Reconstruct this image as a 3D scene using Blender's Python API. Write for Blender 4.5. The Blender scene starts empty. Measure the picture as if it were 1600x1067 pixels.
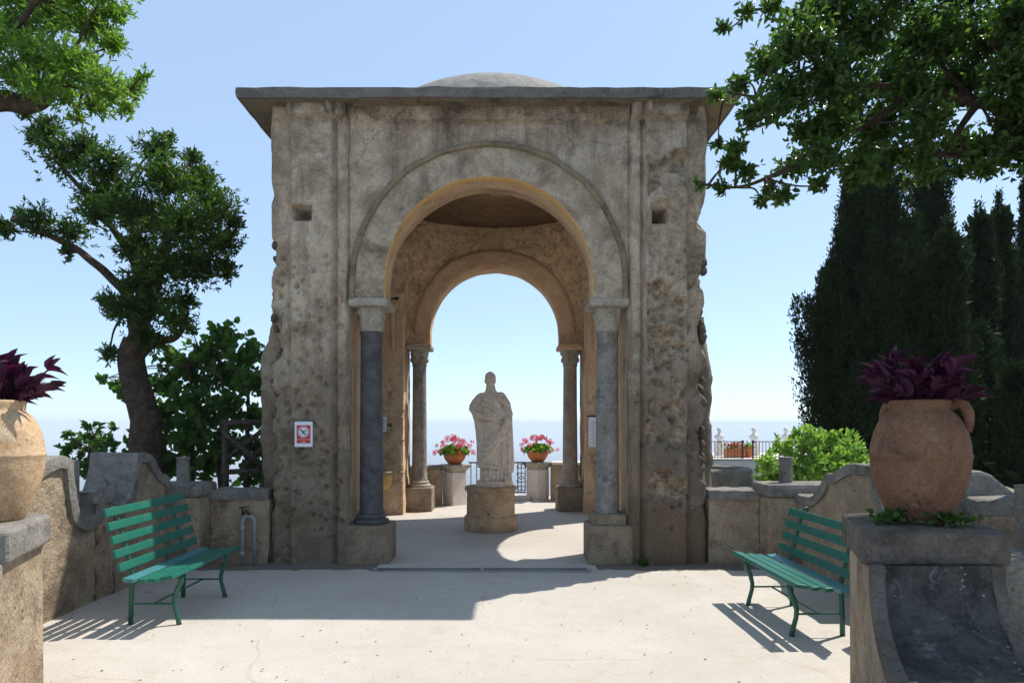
import bpy, math, random
import numpy as np
from mathutils import Vector, Matrix, noise
from mathutils.bvhtree import BVHTree
R = math.radians
rnd = random.Random(7)
S = bpy.context.scene
COL = S.collection

# ------------------------------------------------------------------ camera, sky, sun, exposure
cam_d = bpy.data.cameras.new('camera'); cam = bpy.data.objects.new('camera', cam_d); COL.objects.link(cam)
cam.location = (0, 0, 1.65); cam.rotation_euler = (R(90), 0, 0)
cam_d.sensor_width = 36; cam_d.lens = 24.0; cam_d.shift_x = 0.0075; cam_d.shift_y = 0.079
cam_d.clip_start = 0.05; cam_d.clip_end = 200000
S.camera = cam
F = 1067.0
def at(px, py, d):                                   # pixel of the photograph at a depth -> a point of the place
    return Vector(((px - 788) / F * d, d, 1.65 + (660 - py) / F * d))
SUN = Vector((0.55, 0.365, 1.0)).normalized()
w = bpy.data.worlds.new('World'); S.world = w; w.use_nodes = True
nt = w.node_tree; bg = nt.nodes['Background']
sky = nt.nodes.new('ShaderNodeTexSky'); sky.sky_type = 'NISHITA'; sky.sun_disc = False
sky.sun_elevation = math.asin(SUN.z); sky.sun_rotation = math.atan2(SUN.x, SUN.y)
sky.altitude = 350; sky.air_density = 0.7; sky.dust_density = 0.6; sky.ozone_density = 2.5
veil = nt.nodes.new('ShaderNodeMix'); veil.data_type = 'RGBA'; veil.inputs[0].default_value = .60     # even summer haze over the whole sky
veil.inputs[7].default_value = (2.1, 2.85, 3.75, 1); nt.links.new(sky.outputs[0], veil.inputs[6])
nt.links.new(veil.outputs[2], bg.inputs[0]); bg.inputs[1].default_value = 0.15
S.cycles.max_bounces = 9; S.cycles.diffuse_bounces = 6; S.cycles.transmission_bounces = 8; S.cycles.volume_bounces = 3
sl = bpy.data.lights.new('sun', 'SUN'); sun = bpy.data.objects.new('sun', sl); COL.objects.link(sun)
sl.energy = 3.2; sl.angle = R(0.53); sl.color = (1.0, 0.955, 0.88)
sun.rotation_euler = SUN.to_track_quat('Z', 'Y').to_euler(); sun.location = (10, 8, 20)
S.view_settings.view_transform = 'Standard'; S.view_settings.look = 'None'
S.view_settings.gamma = 1.0; S.view_settings.exposure = 0.85

# ------------------------------------------------------------------ helpers
def frac(p, s, o=4): return noise.fractal(Vector(p) * s, 1.0, 2.0, o)
def sm(a, b, x):
    t = min(1, max(0, (x - a) / (b - a))); return t * t * (3 - 2 * t)
def tag(o, label=None, cat=None, group=None, kind=None):
    if label: o['label'] = label
    if cat: o['category'] = cat
    if group: o['group'] = group
    if kind: o['kind'] = kind
    return o
WL = {}
def empty(name, loc, label, cat, group=None, rz=0):
    o = bpy.data.objects.new(name, None); COL.objects.link(o); o.location = loc; o.rotation_euler = (0, 0, rz)
    o.empty_display_size = .1
    WL[o.name] = Matrix.Translation(Vector(loc)) @ Matrix.Rotation(rz, 4, 'Z')
    return tag(o, label, cat, group)
def adopt(o, parent, local=False):
    if parent is None: return
    o.parent = parent
    if not local and parent.name in WL: o.matrix_parent_inverse = WL[parent.name].inverted()
def link(me, name, parent=None, local=False, basis=None):
    o = bpy.data.objects.new(name, me); COL.objects.link(o); adopt(o, parent, local)
    if basis is not None: o.matrix_basis = basis
    return o
class MB:
    def __init__(s): s.v = []; s.f = []; s.m = []; s.n = 0
    def add(s, vs, fs, m=0):
        b = len(s.v); s.v.extend([tuple(p) for p in vs])
        s.f.extend([tuple(i + b for i in f) for f in fs]); s.m.extend([m] * len(fs)); return s
    def box(s, c, d, rz=0, m=0, M=None):
        hx, hy, hz = d[0] / 2, d[1] / 2, d[2] / 2
        ps = [Vector((x, y, z)) for z in (-hz, hz) for x, y in ((-hx, -hy), (hx, -hy), (hx, hy), (-hx, hy))]
        if M is None: M = Matrix.Rotation(rz, 4, 'Z')
        return s.add([M @ p + Vector(c) for p in ps], [(3, 2, 1, 0), (4, 5, 6, 7), (0, 1, 5, 4), (1, 2, 6, 5), (2, 3, 7, 6), (3, 0, 4, 7)], m)
    def box2(s, a, b, m=0): return s.box([(a[i] + b[i]) / 2 for i in range(3)], [abs(b[i] - a[i]) for i in range(3)], m=m)
    def lathe(s, prof, c=(0, 0, 0), seg=32, m=0, a0=0, a1=2 * math.pi, wob=0):
        full = abs(a1 - a0 - 2 * math.pi) < 1e-6; n = seg if full else seg + 1; vs = []
        for r, z in prof:
            for k in range(n):
                a = a0 + (a1 - a0) * k / seg; rr = r
                if wob: rr = r * (1 + wob * noise.noise(Vector((math.cos(a) * 1.3 + c[0], math.sin(a) * 1.3, z * 3 + c[1]))))
                vs.append((c[0] + rr * math.cos(a), c[1] + rr * math.sin(a), c[2] + z))
        fs = []
        for i in range(len(prof) - 1):
            for k in range(n if full else seg):
                k2 = (k + 1) % n; fs.append((i * n + k, i * n + k2, (i + 1) * n + k2, (i + 1) * n + k))
        if full:
            if prof[0][0] > 1e-6: fs.append(tuple(reversed(range(n))))
            if prof[-1][0] > 1e-6: fs.append(tuple((len(prof) - 1) * n + k for k in range(n)))
        return s.add(vs, fs, m)
    def tube(s, path, rad, seg=8, m=0, flat=1.0):
        path = [Vector(p) for p in path]; n = len(path)
        if not hasattr(rad, '__len__'): rad = [rad] * n
        vs = []; up = Vector((0.13, 0.07, 1)).normalized(); prev = None
        for i, p in enumerate(path):
            t = (path[min(i + 1, n - 1)] - path[max(i - 1, 0)]).normalized()
            if prev is None:
                a = t.cross(up if abs(t.dot(up)) < .95 else Vector((1, 0, 0))).normalized()
            else: a = (prev - t * prev.dot(t)).normalized()
            prev = a; b = t.cross(a)
            for k in range(seg):
                q = 2 * math.pi * k / seg
                vs.append(p + a * (math.cos(q) * rad[i]) + b * (math.sin(q) * rad[i] * flat))
        fs = [(i * seg + k, i * seg + (k + 1) % seg, (i + 1) * seg + (k + 1) % seg, (i + 1) * seg + k) for i in range(n - 1) for k in range(seg)]
        fs.append(tuple(reversed(range(seg)))); fs.append(tuple((n - 1) * seg + k for k in range(seg)))
        return s.add(vs, fs, m)
    def prism(s, poly, f0, f1, m=0):                 # poly 2d, f0/f1 map (a,b)->3d for the two ends
        n = len(poly); vs = [f0(a, b) for a, b in poly] + [f1(a, b) for a, b in poly]
        fs = [tuple(range(n)), tuple(reversed(range(n, 2 * n)))] + [(i, i + n, (i + 1) % n + n, (i + 1) % n) for i in range(n)]
        return s.add(vs, fs, m)
    def grid(s, P, nu, nv, m=0, flip=False, mf=None):
        b = len(s.v); s.v.extend([tuple(P(i, j)) for j in range(nv + 1) for i in range(nu + 1)])
        for j in range(nv):
            for i in range(nu):
                q = [b + j * (nu + 1) + i, b + j * (nu + 1) + i + 1, b + (j + 1) * (nu + 1) + i + 1, b + (j + 1) * (nu + 1) + i]
                s.f.append(tuple(reversed(q)) if flip else tuple(q)); s.m.append(mf(i, j) if mf else m)
        return s
    def sphere(s, c, r, u=12, v=8, m=0):
        if not hasattr(r, '__len__'): r = (r, r, r)
        prof = [(math.sin(math.pi * j / v), -math.cos(math.pi * j / v)) for j in range(v + 1)]
        prof[0] = (1e-4, -1); prof[-1] = (1e-4, 1)
        t = MB().lathe(prof, seg=u)
        return s.add([(c[0] + x * r[0], c[1] + y * r[1], c[2] + z * r[2]) for x, y, z in t.v], t.f, m)
    def mesh(s, name, mats, smooth=False):
        me = bpy.data.meshes.new(name); me.from_pydata(s.v, [], s.f)
        if not isinstance(mats, (list, tuple)): mats = [mats]
        for q in mats: me.materials.append(q)
        if len(mats) > 1: me.polygons.foreach_set('material_index', s.m)
        if smooth: me.polygons.foreach_set('use_smooth', [True] * len(me.polygons))
        me.update(); return me
    def build(s, name, mats, parent=None, smooth=False, local=False, bevel=0, auto=None):
        me = s.mesh(name, mats, smooth)
        o = link(me, name, parent, local)
        if auto: me.shade_smooth(); me.set_sharp_from_angle(angle=R(auto))
        if bevel:
            b = o.modifiers.new('bevel', 'BEVEL'); b.width = bevel; b.segments = 2; b.limit_method = 'ANGLE'
        return o

# ------------------------------------------------------------------ materials
class NT:
    def __init__(s, name):
        s.mat = bpy.data.materials.new(name); s.mat.use_nodes = True; s.t = s.mat.node_tree
        s.b = s.t.nodes['Principled BSDF']; s.out = s.t.nodes['Material Output']
        s.tc = s.t.nodes.new('ShaderNodeTexCoord').outputs['Object']
    def n(s, typ, **k):
        q = s.t.nodes.new(typ)
        for a, v in k.items(): setattr(q, a, v)
        return q
    def l(s, a, b): s.t.links.new(a, b)
    def noise(s, scale, detail=6, rough=.6, vec=None, dist=0):
        q = s.n('ShaderNodeTexNoise'); q.inputs['Scale'].default_value = scale; q.inputs['Detail'].default_value = detail
        q.inputs['Roughness'].default_value = rough; q.inputs['Distortion'].default_value = dist
        s.l(vec or s.tc, q.inputs['Vector']); return q.outputs['Fac']
    def voro(s, scale, feature='F1', vec=None):
        q = s.n('ShaderNodeTexVoronoi', feature=feature); q.inputs['Scale'].default_value = scale; s.l(vec or s.tc, q.inputs['Vector']); return q
    def ramp(s, fac, a, b, ca=(0, 0, 0, 1), cb=(1, 1, 1, 1)):
        q = s.n('ShaderNodeValToRGB'); e = q.color_ramp.elements
        e[0].position = a; e[1].position = b; e[0].color = ca; e[1].color = cb; s.l(fac, q.inputs[0]); return q.outputs[0]
    def mix(s, fac, a, b, mode='MIX'):
        q = s.n('ShaderNodeMix', data_type='RGBA', blend_type=mode)
        for v, i in ((fac, 0), (a, 6), (b, 7)):
            if isinstance(v, (int, float)): q.inputs[i].default_value = v
            elif isinstance(v, tuple): q.inputs[i].default_value = v if len(v) == 4 else (*v, 1)
            else: s.l(v, q.inputs[i])
        return q.outputs[2]
    def math(s, op, a, b=None):
        q = s.n('ShaderNodeMath', operation=op)
        for i, v in enumerate((a, b)):
            if v is None: continue
            if isinstance(v, (int, float)): q.inputs[i].default_value = v
            else: s.l(v, q.inputs[i])
        return q.outputs[0]
    def sep(s):
        q = s.n('ShaderNodeSeparateXYZ'); s.l(s.tc, q.inputs[0]); return q.outputs
    def bump(s, h, strength=.5, dist=.02, prev=None):
        q = s.n('ShaderNodeBump'); q.inputs['Strength'].default_value = strength; q.inputs['Distance'].default_value = dist
        s.l(h, q.inputs['Height'])
        if prev is not None: s.l(prev, q.inputs['Normal'])
        return q.outputs[0]
    def done(s, col, rough=.9, nrm=None, spec=.3):
        if isinstance(col, tuple): s.b.inputs['Base Color'].default_value = (*col, 1)
        else: s.l(col, s.b.inputs['Base Color'])
        s.b.inputs['Roughness'].default_value = rough; s.b.inputs['Specular IOR Level'].default_value = spec
        if nrm is not None: s.l(nrm, s.b.inputs['Normal'])
        return s.mat

def weathered(name, c1, c2, dark, scale=1.6, bump=.5, pits=True, stain=(.52, .68), fine=45, rough=.92, pale=None, extra=None):
    m = NT(name)
    a = m.noise(scale * 2.2, 8, .68, dist=.3); col = m.mix(m.ramp(a, .40, .60), c1, c2)
    st = m.ramp(m.noise(scale * .9, 9, .72, dist=.6), stain[0], stain[1]); col = m.mix(m.math('MULTIPLY', st, .92), col, dark)
    if pale is not None:
        col = m.mix(m.math('MULTIPLY', m.ramp(m.noise(scale * 1.7, 8, .7, dist=.8), .57, .66), .75), col, pale)
    if extra: col = extra(m, col)
    sp = m.noise(fine, 3, .7); col = m.mix(.7, col, m.ramp(sp, .3, .72, (.55, .54, .52, 1), (1.22, 1.2, 1.18, 1)), 'MULTIPLY')
    nb = m.bump(a, bump, .05); nb = m.bump(sp, bump, .012, nb)
    if pits:
        v = m.voro(fine * .32); pm = m.ramp(v.outputs['Distance'], .05, .22)
        gate = m.ramp(m.noise(scale * 3, 3), .48, .62)
        pitc = m.math('MULTIPLY', m.math('SUBTRACT', 1.0, pm), gate)
        col = m.mix(m.math('MULTIPLY', pitc, .6), col, tuple(x * .35 for x in dark))
        nb = m.bump(pm, bump * .7, .012, nb)
    return m.done(col, rough, nb, .15)

AX = -0.18                                            # pavilion axis
PC = Vector((AX, 10.55, 0))                           # pavilion centre
def facade_extra(m, col):
    x, y, z = m.sep()
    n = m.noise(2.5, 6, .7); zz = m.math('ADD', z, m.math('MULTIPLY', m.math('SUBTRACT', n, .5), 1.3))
    # brown cement repair on the foot of the walls, soot-dark band on the frieze
    foot = m.math('MULTIPLY', m.math('LESS_THAN', zz, .74), m.math('GREATER_THAN', x, .2))
    col = m.mix(m.math('MULTIPLY', foot, .75), col, (.235, .155, .085))
    mid = m.ramp(zz, .0, 1.0); 
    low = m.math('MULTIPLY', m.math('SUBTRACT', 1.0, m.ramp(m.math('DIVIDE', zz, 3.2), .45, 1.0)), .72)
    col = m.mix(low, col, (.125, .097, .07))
    fr = m.math('MULTIPLY', m.ramp(m.math('DIVIDE', zz, 6.0), .855, .885), m.ramp(m.noise(3.2, 7, .75), .42, .6))
    col = m.mix(m.math('MULTIPLY', fr, .75), col, (.075, .062, .042))
    mp = m.n('ShaderNodeMapping'); mp.inputs['Scale'].default_value = (5.5, 5.5, .55); m.l(m.tc, mp.inputs['Vector'])
    sk = m.ramp(m.noise(1.0, 7, .7, vec=mp.outputs[0]), .52, .64)
    col = m.mix(m.math('MULTIPLY', sk, .45), col, (.11, .09, .07))
    dv = m.n('ShaderNodeMix', data_type='VECTOR'); dv.inputs[0].default_value = .16; m.l(m.tc, dv.inputs[4]); nv = m.n('ShaderNodeTexNoise'); nv.inputs['Scale'].default_value = 3; nv.inputs['Detail'].default_value = 6; m.l(m.tc, nv.inputs['Vector']); m.l(nv.outputs['Color'], dv.inputs[5])
    ck = m.math('MULTIPLY', m.ramp(m.voro(1.15, 'DISTANCE_TO_EDGE', dv.outputs[1]).outputs['Distance'], .0, .010, (1, 1, 1, 1), (0, 0, 0, 1)), m.ramp(m.noise(.8, 3), .50, .58))
    col = m.mix(m.math('MULTIPLY', ck, .38), col, (.06, .048, .036))
    yl = m.ramp(m.noise(.9, 5, .6, dist=.5), .55, .72); col = m.mix(m.math('MULTIPLY', yl, .35), col, (.36, .26, .14))
    at_ = m.n('ShaderNodeAttribute', attribute_name='wear'); col = m.mix(m.math('MULTIPLY', at_.outputs['Fac'], .8), col, m.mix(m.ramp(m.noise(9, 8, .75), .38, .62), (.13, .092, .06), (.56, .44, .30)))
    return col
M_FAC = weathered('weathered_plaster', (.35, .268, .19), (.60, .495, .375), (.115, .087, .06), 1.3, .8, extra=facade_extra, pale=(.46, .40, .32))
M_ARCH = weathered('arch_plaster', (.35, .275, .195), (.54, .45, .34), (.14, .107, .075), 1.6, .8)
M_LICH = weathered('yellow_lichen_moulding', (.23, .18, .115), (.33, .26, .17), (.09, .07, .048), 2, .6)
M_CORN = weathered('cornice_cement', (.23, .19, .135), (.32, .265, .19), (.07, .058, .042), 2.0, .5)
M_SLAB = weathered('roof_slab_cement', (.16, .145, .13), (.22, .20, .18), (.07, .065, .06), 2.5, .5)
M_OCH = weathered('ochre_plaster', (.66, .40, .15), (.72, .47, .20), (.34, .19, .08), 1.2, .3, stain=(.56, .66), pits=False)
M_TERRA = weathered('pink_brown_plaster', (.62, .41, .25), (.72, .51, .33), (.36, .225, .14), 1.6, .7, stain=(.56, .66), pale=(.72, .58, .40))
M_RUB = weathered('rubble_mortar', (.64, .44, .27), (.78, .58, .38), (.28, .175, .105), 3.5, 1.0, fine=22)
M_DOME = weathered('dome_render', (.29, .27, .24), (.38, .355, .315), (.19, .175, .15), 2, .5)
M_STONE = weathered('rubble_stone', (.60, .43, .28), (.76, .59, .41), (.34, .22, .14), 5, .6, pits=False)
M_GREY = weathered('grey_cement_coping', (.20, .185, .165), (.29, .27, .24), (.085, .078, .068), 2.2, .6)
def lichen(m, col):
    v = m.voro(26); d = m.math('MULTIPLY', m.ramp(v.outputs['Distance'], .10, .22, (1, 1, 1, 1), (0, 0, 0, 1)), m.ramp(m.noise(3.5, 4), .5, .62))
    return m.mix(d, col, (.42, .41, .40))
M_DARKCEM = weathered('lichen_dark_cement', (.055, .052, .049), (.10, .094, .088), (.03, .029, .028), 3.0, .6, pale=(.20, .195, .19), extra=lichen)
M_GREYD = weathered('dark_brown_cement', (.115, .098, .082), (.175, .15, .128), (.05, .043, .036), 2.2, .6)  # darker, browner version of the grey coping cement
M_PEB = weathered('pebbledash', (.34, .255, .17), (.46, .365, .26), (.14, .10, .07), 1.8, 1.0, fine=40)
M_WHITE = weathered('pale_stucco', (.72, .64, .57), (.80, .74, .68), (.52, .42, .33), 1.6, .3, pits=False, stain=(.56, .7))
M_GRANITE = weathered('dark_granite', (.085, .083, .085), (.13, .127, .128), (.055, .053, .055), 3, .25, pits=False, fine=80, rough=.7)
M_COLG = weathered('speckled_grey_stone', (.25, .23, .205), (.36, .335, .30), (.12, .11, .10), 4, .7, fine=50)
M_COLB = weathered('brown_grey_stone', (.33, .28, .23), (.43, .375, .31), (.22, .18, .14), 2.4, .4)
M_CAP = weathered('capital_stone', (.38, .34, .27), (.48, .44, .36), (.22, .18, .13), 4, .5)
M_PLIN = weathered('plinth_stone', (.24, .185, .13), (.34, .27, .195), (.13, .10, .075), 2.2, .6)
M_PED = weathered('pedestal_stone', (.40, .27, .16), (.52, .38, .24), (.22, .14, .085), 2.4, .5)
M_MARB = weathered('statue_marble', (.74, .61, .475), (.79, .66, .53), (.62, .49, .37), 1.6, .03, pits=False, fine=25, rough=.65)
M_BUST = weathered('white_marble', (.75, .72, .68), (.8, .78, .74), (.6, .56, .5), 3, .1, pits=False)
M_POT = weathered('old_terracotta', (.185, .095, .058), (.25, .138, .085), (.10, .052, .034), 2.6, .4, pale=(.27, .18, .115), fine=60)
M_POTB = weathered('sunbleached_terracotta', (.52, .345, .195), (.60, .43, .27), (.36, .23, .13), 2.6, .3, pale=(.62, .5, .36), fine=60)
M_BOWL = weathered('orange_terracotta', (.52, .17, .07), (.58, .22, .1), (.4, .12, .05), 3, .1, pits=False)
M_BARK = weathered('bark', (.075, .052, .036), (.12, .09, .065), (.035, .026, .02), 6, 1.0, fine=30)
M_WOOD = weathered('old_fence_wood', (.07, .055, .043), (.11, .09, .07), (.035, .03, .025), 5, .7, pits=False)
def sand():
    m = NT('sandy_cement'); a = m.noise(.55, 8, .65, dist=.4); b = m.noise(4.5, 7, .7); c = m.noise(90, 2, .6); d = m.noise(24, 5, .75)
    col = m.mix(m.ramp(a, .35, .65), (.475, .43, .375), (.56, .52, .462))
    col = m.mix(m.math('MULTIPLY', m.ramp(b, .52, .72), .45), col, (.41, .35, .285))
    col = m.mix(m.math('MULTIPLY', m.ramp(d, .60, .72), .5), col, (.33, .28, .23))
    col = m.mix(.55, col, m.ramp(c, .3, .75, (.78, .77, .76, 1), (1.1, 1.1, 1.1, 1)), 'MULTIPLY')
    e_ = m.ramp(m.noise(.28, 6, .6, dist=.8), .46, .60); col = m.mix(m.math('MULTIPLY', e_, .35), col, (.44, .385, .315))
    dv = m.n('ShaderNodeMix', data_type='VECTOR'); dv.inputs[0].default_value = .2; m.l(m.tc, dv.inputs[4]); nv = m.n('ShaderNodeTexNoise'); nv.inputs['Scale'].default_value = 2.2; nv.inputs['Detail'].default_value = 7; m.l(m.tc, nv.inputs['Vector']); m.l(nv.outputs['Color'], dv.inputs[5])
    ck = m.math('MULTIPLY', m.ramp(m.voro(.45, 'DISTANCE_TO_EDGE', dv.outputs[1]).outputs['Distance'], .0, .004, (1, 1, 1, 1), (0, 0, 0, 1)), m.ramp(m.noise(.6, 3), .50, .56))
    col = m.mix(m.math('MULTIPLY', ck, .4), col, (.25, .21, .17))
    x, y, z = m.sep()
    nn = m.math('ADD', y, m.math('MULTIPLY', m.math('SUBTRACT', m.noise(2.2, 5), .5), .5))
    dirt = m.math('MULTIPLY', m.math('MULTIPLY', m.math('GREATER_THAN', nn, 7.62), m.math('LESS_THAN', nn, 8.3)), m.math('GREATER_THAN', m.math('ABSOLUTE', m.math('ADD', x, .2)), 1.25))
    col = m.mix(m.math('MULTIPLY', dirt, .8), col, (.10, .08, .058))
    nb = m.bump(b, .35, .03); nb = m.bump(d, .5, .008, nb); nb = m.bump(c, .5, .005, nb)
    return m.done(col, .95, nb, .1)
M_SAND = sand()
M_SOIL = weathered('garden_soil', (.07, .06, .035), (.11, .10, .055), (.04, .035, .02), 1, .8)
def paint(name, c, c2, rough=.38, wear=.585):
    m = NT(name); a = m.noise(7, 7, .7); col = m.mix(m.ramp(a, .35, .65), c, c2)
    ch = m.ramp(m.noise(28, 6, .8), wear, wear + .03); col = m.mix(ch, col, (.12, .11, .09))
    return m.done(col, rough, m.bump(a, .15, .01), .5)
M_GREEN = paint('green_bench_paint', (.007, .110, .074), (.011, .148, .10))
M_TEAL = paint('sky_tinted_green_paint', (.045, .19, .20), (.07, .24, .26), .3)  # bluish sky reflection painted into the colour of the rear seat slat
M_IRONG = paint('green_painted_iron', (.010, .085, .055), (.014, .11, .07), .4)
M_IRON = paint('dark_iron', (.012, .012, .014), (.022, .021, .022), .5)
M_RUSTI = paint('rusty_iron', (.07, .028, .018), (.03, .02, .018), .6)
M_STEEL = paint('grate_steel', (.10, .10, .105), (.15, .15, .15), .5)
M_PIPE = paint('pale_pipe', (.24, .24, .24), (.32, .32, .31), .5)
def plain(name, c, rough=.7): return NT(name).done(c, rough)
M_SW = plain('sign_white', (.72, .74, .80), .35); M_SR = plain('sign_red', (.48, .035, .03), .35)
M_SK = plain('sign_black', (.02, .02, .025), .4); M_SG = plain('sign_grey', (.33, .34, .36), .4); M_SY = plain('sign_cream', (.75, .68, .50), .4)
def leaf_mat(name, c1, c2, trans=.4, rough=.38, tcol=None):
    m = NT(name); g = m.n('ShaderNodeNewGeometry'); oi = m.n('ShaderNodeObjectInfo')
    f = m.math('FRACT', m.math('ADD', g.outputs['Random Per Island'], oi.outputs['Random']))
    col = m.mix(f, c1, c2); m.done(col, rough, None, .3)
    t = m.n('ShaderNodeBsdfTranslucent'); m.l(m.mix(1.0, col, tcol or (1.5, 1.7, .7), 'MULTIPLY'), t.inputs[0])
    x = m.n('ShaderNodeMixShader'); x.inputs[0].default_value = trans; m.l(m.b.outputs[0], x.inputs[1]); m.l(t.outputs[0], x.inputs[2])
    m.l(x.outputs[0], m.out.inputs[0]); return m.mat
M_LF1 = leaf_mat('dark_glossy_leaf', (.020, .050, .010), (.080, .14, .024), .42, .33)
M_LF2 = leaf_mat('bright_leaf', (.09, .18, .025), (.18, .28, .045), .48, .33)
M_LF3 = leaf_mat('grey_green_leaf', (.026, .062, .014), (.095, .16, .04), .48, .34)
M_LFV = leaf_mat('vine_leaf', (.045, .11, .025), (.095, .18, .045), .45, .42)
M_LFB = leaf_mat('lime_leaf', (.15, .27, .055), (.26, .38, .10), .42, .42)
M_CYP = leaf_mat('cypress_needle', (.008, .019, .007), (.034, .052, .017), .15, .95)
M_PUR = leaf_mat('purple_leaf', (.026, .005, .020), (.075, .012, .042), .2, .4, (1.6, .7, 1.2))
M_PINK = leaf_mat('pink_petal', (.75, .13, .22), (.80, .30, .40), .35, .6, (1.1, 1, 1)); M_REDF = leaf_mat('red_petal', (.55, .03, .03), (.65, .08, .05), .3, .6, (1.1, 1, 1))

# ------------------------------------------------------------------ setting: ground, terrace, sea
def lumpy_sheet(x0, x1, y0, y1, step, z, amp):
    nu = int((x1 - x0) / step); nv = int((y1 - y0) / step)
    def P(i, j):
        x = x0 + (x1 - x0) * i / nu; y = y0 + (y1 - y0) * j / nv
        return (x, y, z + amp * frac((x, y, 0), .8, 4))
    return MB().grid(P, nu, nv)
b = lumpy_sheet(-14, 46, -16, 13.5, 1, -.8, .12); tag(b.build('garden_ground', M_SOIL, smooth=True), kind='structure')
b = lumpy_sheet(4.6, 46, 13.5, 34, 1, -.8, .1); tag(b.build('garden_ground', M_SOIL, smooth=True), kind='structure')
b = lumpy_sheet(-4.3, 3.85, 1.0, 15.4, .09, 0, .006)
b.box2((-4.3, 1.0, -.82), (3.85, 15.4, -.03)); b.box2((-14, -16, -.85), (14, 1.0, -.004))
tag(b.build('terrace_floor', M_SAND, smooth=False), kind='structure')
b = lumpy_sheet(3.85, 7.2, 8.3, 15.4, .2, 0, .006); b.box2((3.85, 8.3, -.82), (7.2, 15.4, -.03)); tag(b.build('side_bounce_floor', M_SAND), kind='structure')  # pale side paving, added to bounce sunlight into the right arch
def sea_mat():
    m = NT('sea_water'); nb = m.bump(m.noise(.02, 6), .3, 2.0); return m.done((.03, .10, .19), .35, nb, .5)
b = MB(); b.lathe([(0.01, 0), (300, 0), (3000, 0), (20000, 0), (90000, 0)], (0, 0, -350), 96); tag(b.build('sea', sea_mat()), kind='structure')
b = MB(); b.lathe([(30, -348), (26, -200), (23, -60), (20, -12), (16, -1.2)], (2, -6, 0), 40, wob=.2); b.lathe([(120, -349), (90, -200), (40, -60), (22, -12), (13, -1.5)], (26, 12, 0), 40, wob=.2)
tag(b.build('cliff', M_SOIL, smooth=True), kind='structure')

# ------------------------------------------------------------------ pavilion
pav = empty('garden_pavilion', (AX, 10.55, 0), 'weathered stone garden pavilion with round arches, flat roof slab and shallow dome', 'pavilion')
HW = 2.55; PI0 = 1.63; ZT = 5.36; ZI = 3.08; ZC = 3.30; RI = 1.21; RO = 1.61
FY = PC.y - HW
holes = [(-2.17, 4.08, .105, .085), (1.99, 4.06, .085, .085)]
prs = random.Random(3)
pits = [(sx * prs.uniform(1.7, 2.5), prs.uniform(.3, 3.6), prs.uniform(.014, .042)) for sx in (-1, -1, 1) for _ in range(62)]
def jit(p):
    v = noise.noise_vector(Vector(p) * 5.0) * .008 + noise.noise_vector(Vector(p) * 1.1) * .006
    p = Vector(p); dx_ = p.x - AX
    if abs(dx_) > 2.40 and p.y < FY + .6 and p.z < 4.5:    # crumbled outer corners
        k = max(0, frac(p, 2.6, 4) + .22) * .15 * sm(.25, 1.1, p.z) * (1 - sm(3.9, 4.5, p.z)) * sm(2.40, 2.55, abs(dx_)) * (1 - sm(.1, .6, p.y - FY))
        v = v + Vector((-math.copysign(k, dx_), k * .6, 0))
    return v
WEAR = [0.0]; WL_ = []
def relief(x, z):                                     # facade relief towards the viewer, axis-relative
    ax = abs(x); h = 0; WEAR[0] = 0
    h += .095 * sm(1.80, 1.83, ax) * (1 - sm(2.29, 2.33, ax)) * (1 - sm(5.15, 5.17, z))
    h += .05 * sm(1.62, 1.65, ax) * (1 - sm(1.76, 1.785, ax))
    h -= .02 * math.exp(-((ax - 1.795) / .014) ** 2) + .015 * math.exp(-((ax - 1.635) / .012) ** 2)
    h += .02 * sm(2.42, 2.44, ax)
    fz = sm(5.165, 5.185, z); h += fz * (.06 + .07 * sm(1.60, 1.63, ax) * (1 - sm(1.86, 1.9, ax)) + .11 * sm(1.8, 1.83, ax) * (1 - sm(2.31, 2.35, ax)))
    h -= .012 * math.exp(-((z - 5.165) / .012) ** 2)
    h += .009 * frac((x, 3.1, z), 2.2, 5) + .004 * frac((x, 9, z), 12, 3)
    if x > 1.66:                                      # fallen plaster on the right pilaster
        e = frac((x, 7.7, z), 1.9, 4); msk = sm(.76, .80, z + .07 * frac((x, 0, z), 4)) * sm(-.05, .03, e + .66 - .24 * z + .14 * frac((x, 5, z), 7, 3)) * sm(1.82, 1.86, x + .03 * frac((x, 8, z), 6)) * (1 - sm(2.27, 2.31, x))
        h -= msk * (.04 + .10 * abs(frac((x, 1, z), 5, 5))); WEAR[0] = msk
        e2 = sm(.0, .05, .34 - math.hypot((x - 2.12) * .9, (z - 3.86) * .8) + .1 * frac((x, 2, z), 4)); h -= .03 * e2; WEAR[0] = max(WEAR[0], .6 * e2)
        h += .012 * (1 - sm(.13, .16, math.hypot(x - 2.13, (z - 3.43) * .85)))
    if x < 0:
        e = sm(.12, .2, frac((x, 4.4, z), 1.8, 5)) * (1 - sm(2.3, 3.2, z)); h -= .025 * e; WEAR[0] = .45 * e
    for hx, hz, rx, rz in holes:
        q = max(abs(x - hx) / rx, abs(z - hz) / rz) + .12 * frac((x, 6, z), 9, 2)
        if q < 1.3: h -= .42 * (1 - sm(.86, 1.04, q)); h -= .02 * (1 - sm(1.0, 1.3, q))
    for qx, qz, r in pits:
        d = math.hypot(x - qx, z - qz)
        if d < r: h -= .05 * (1 - (d / r) ** 2)
    return h
def edge(d): return sm(0, .035, d)
mb = MB(); st = .0205
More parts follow.
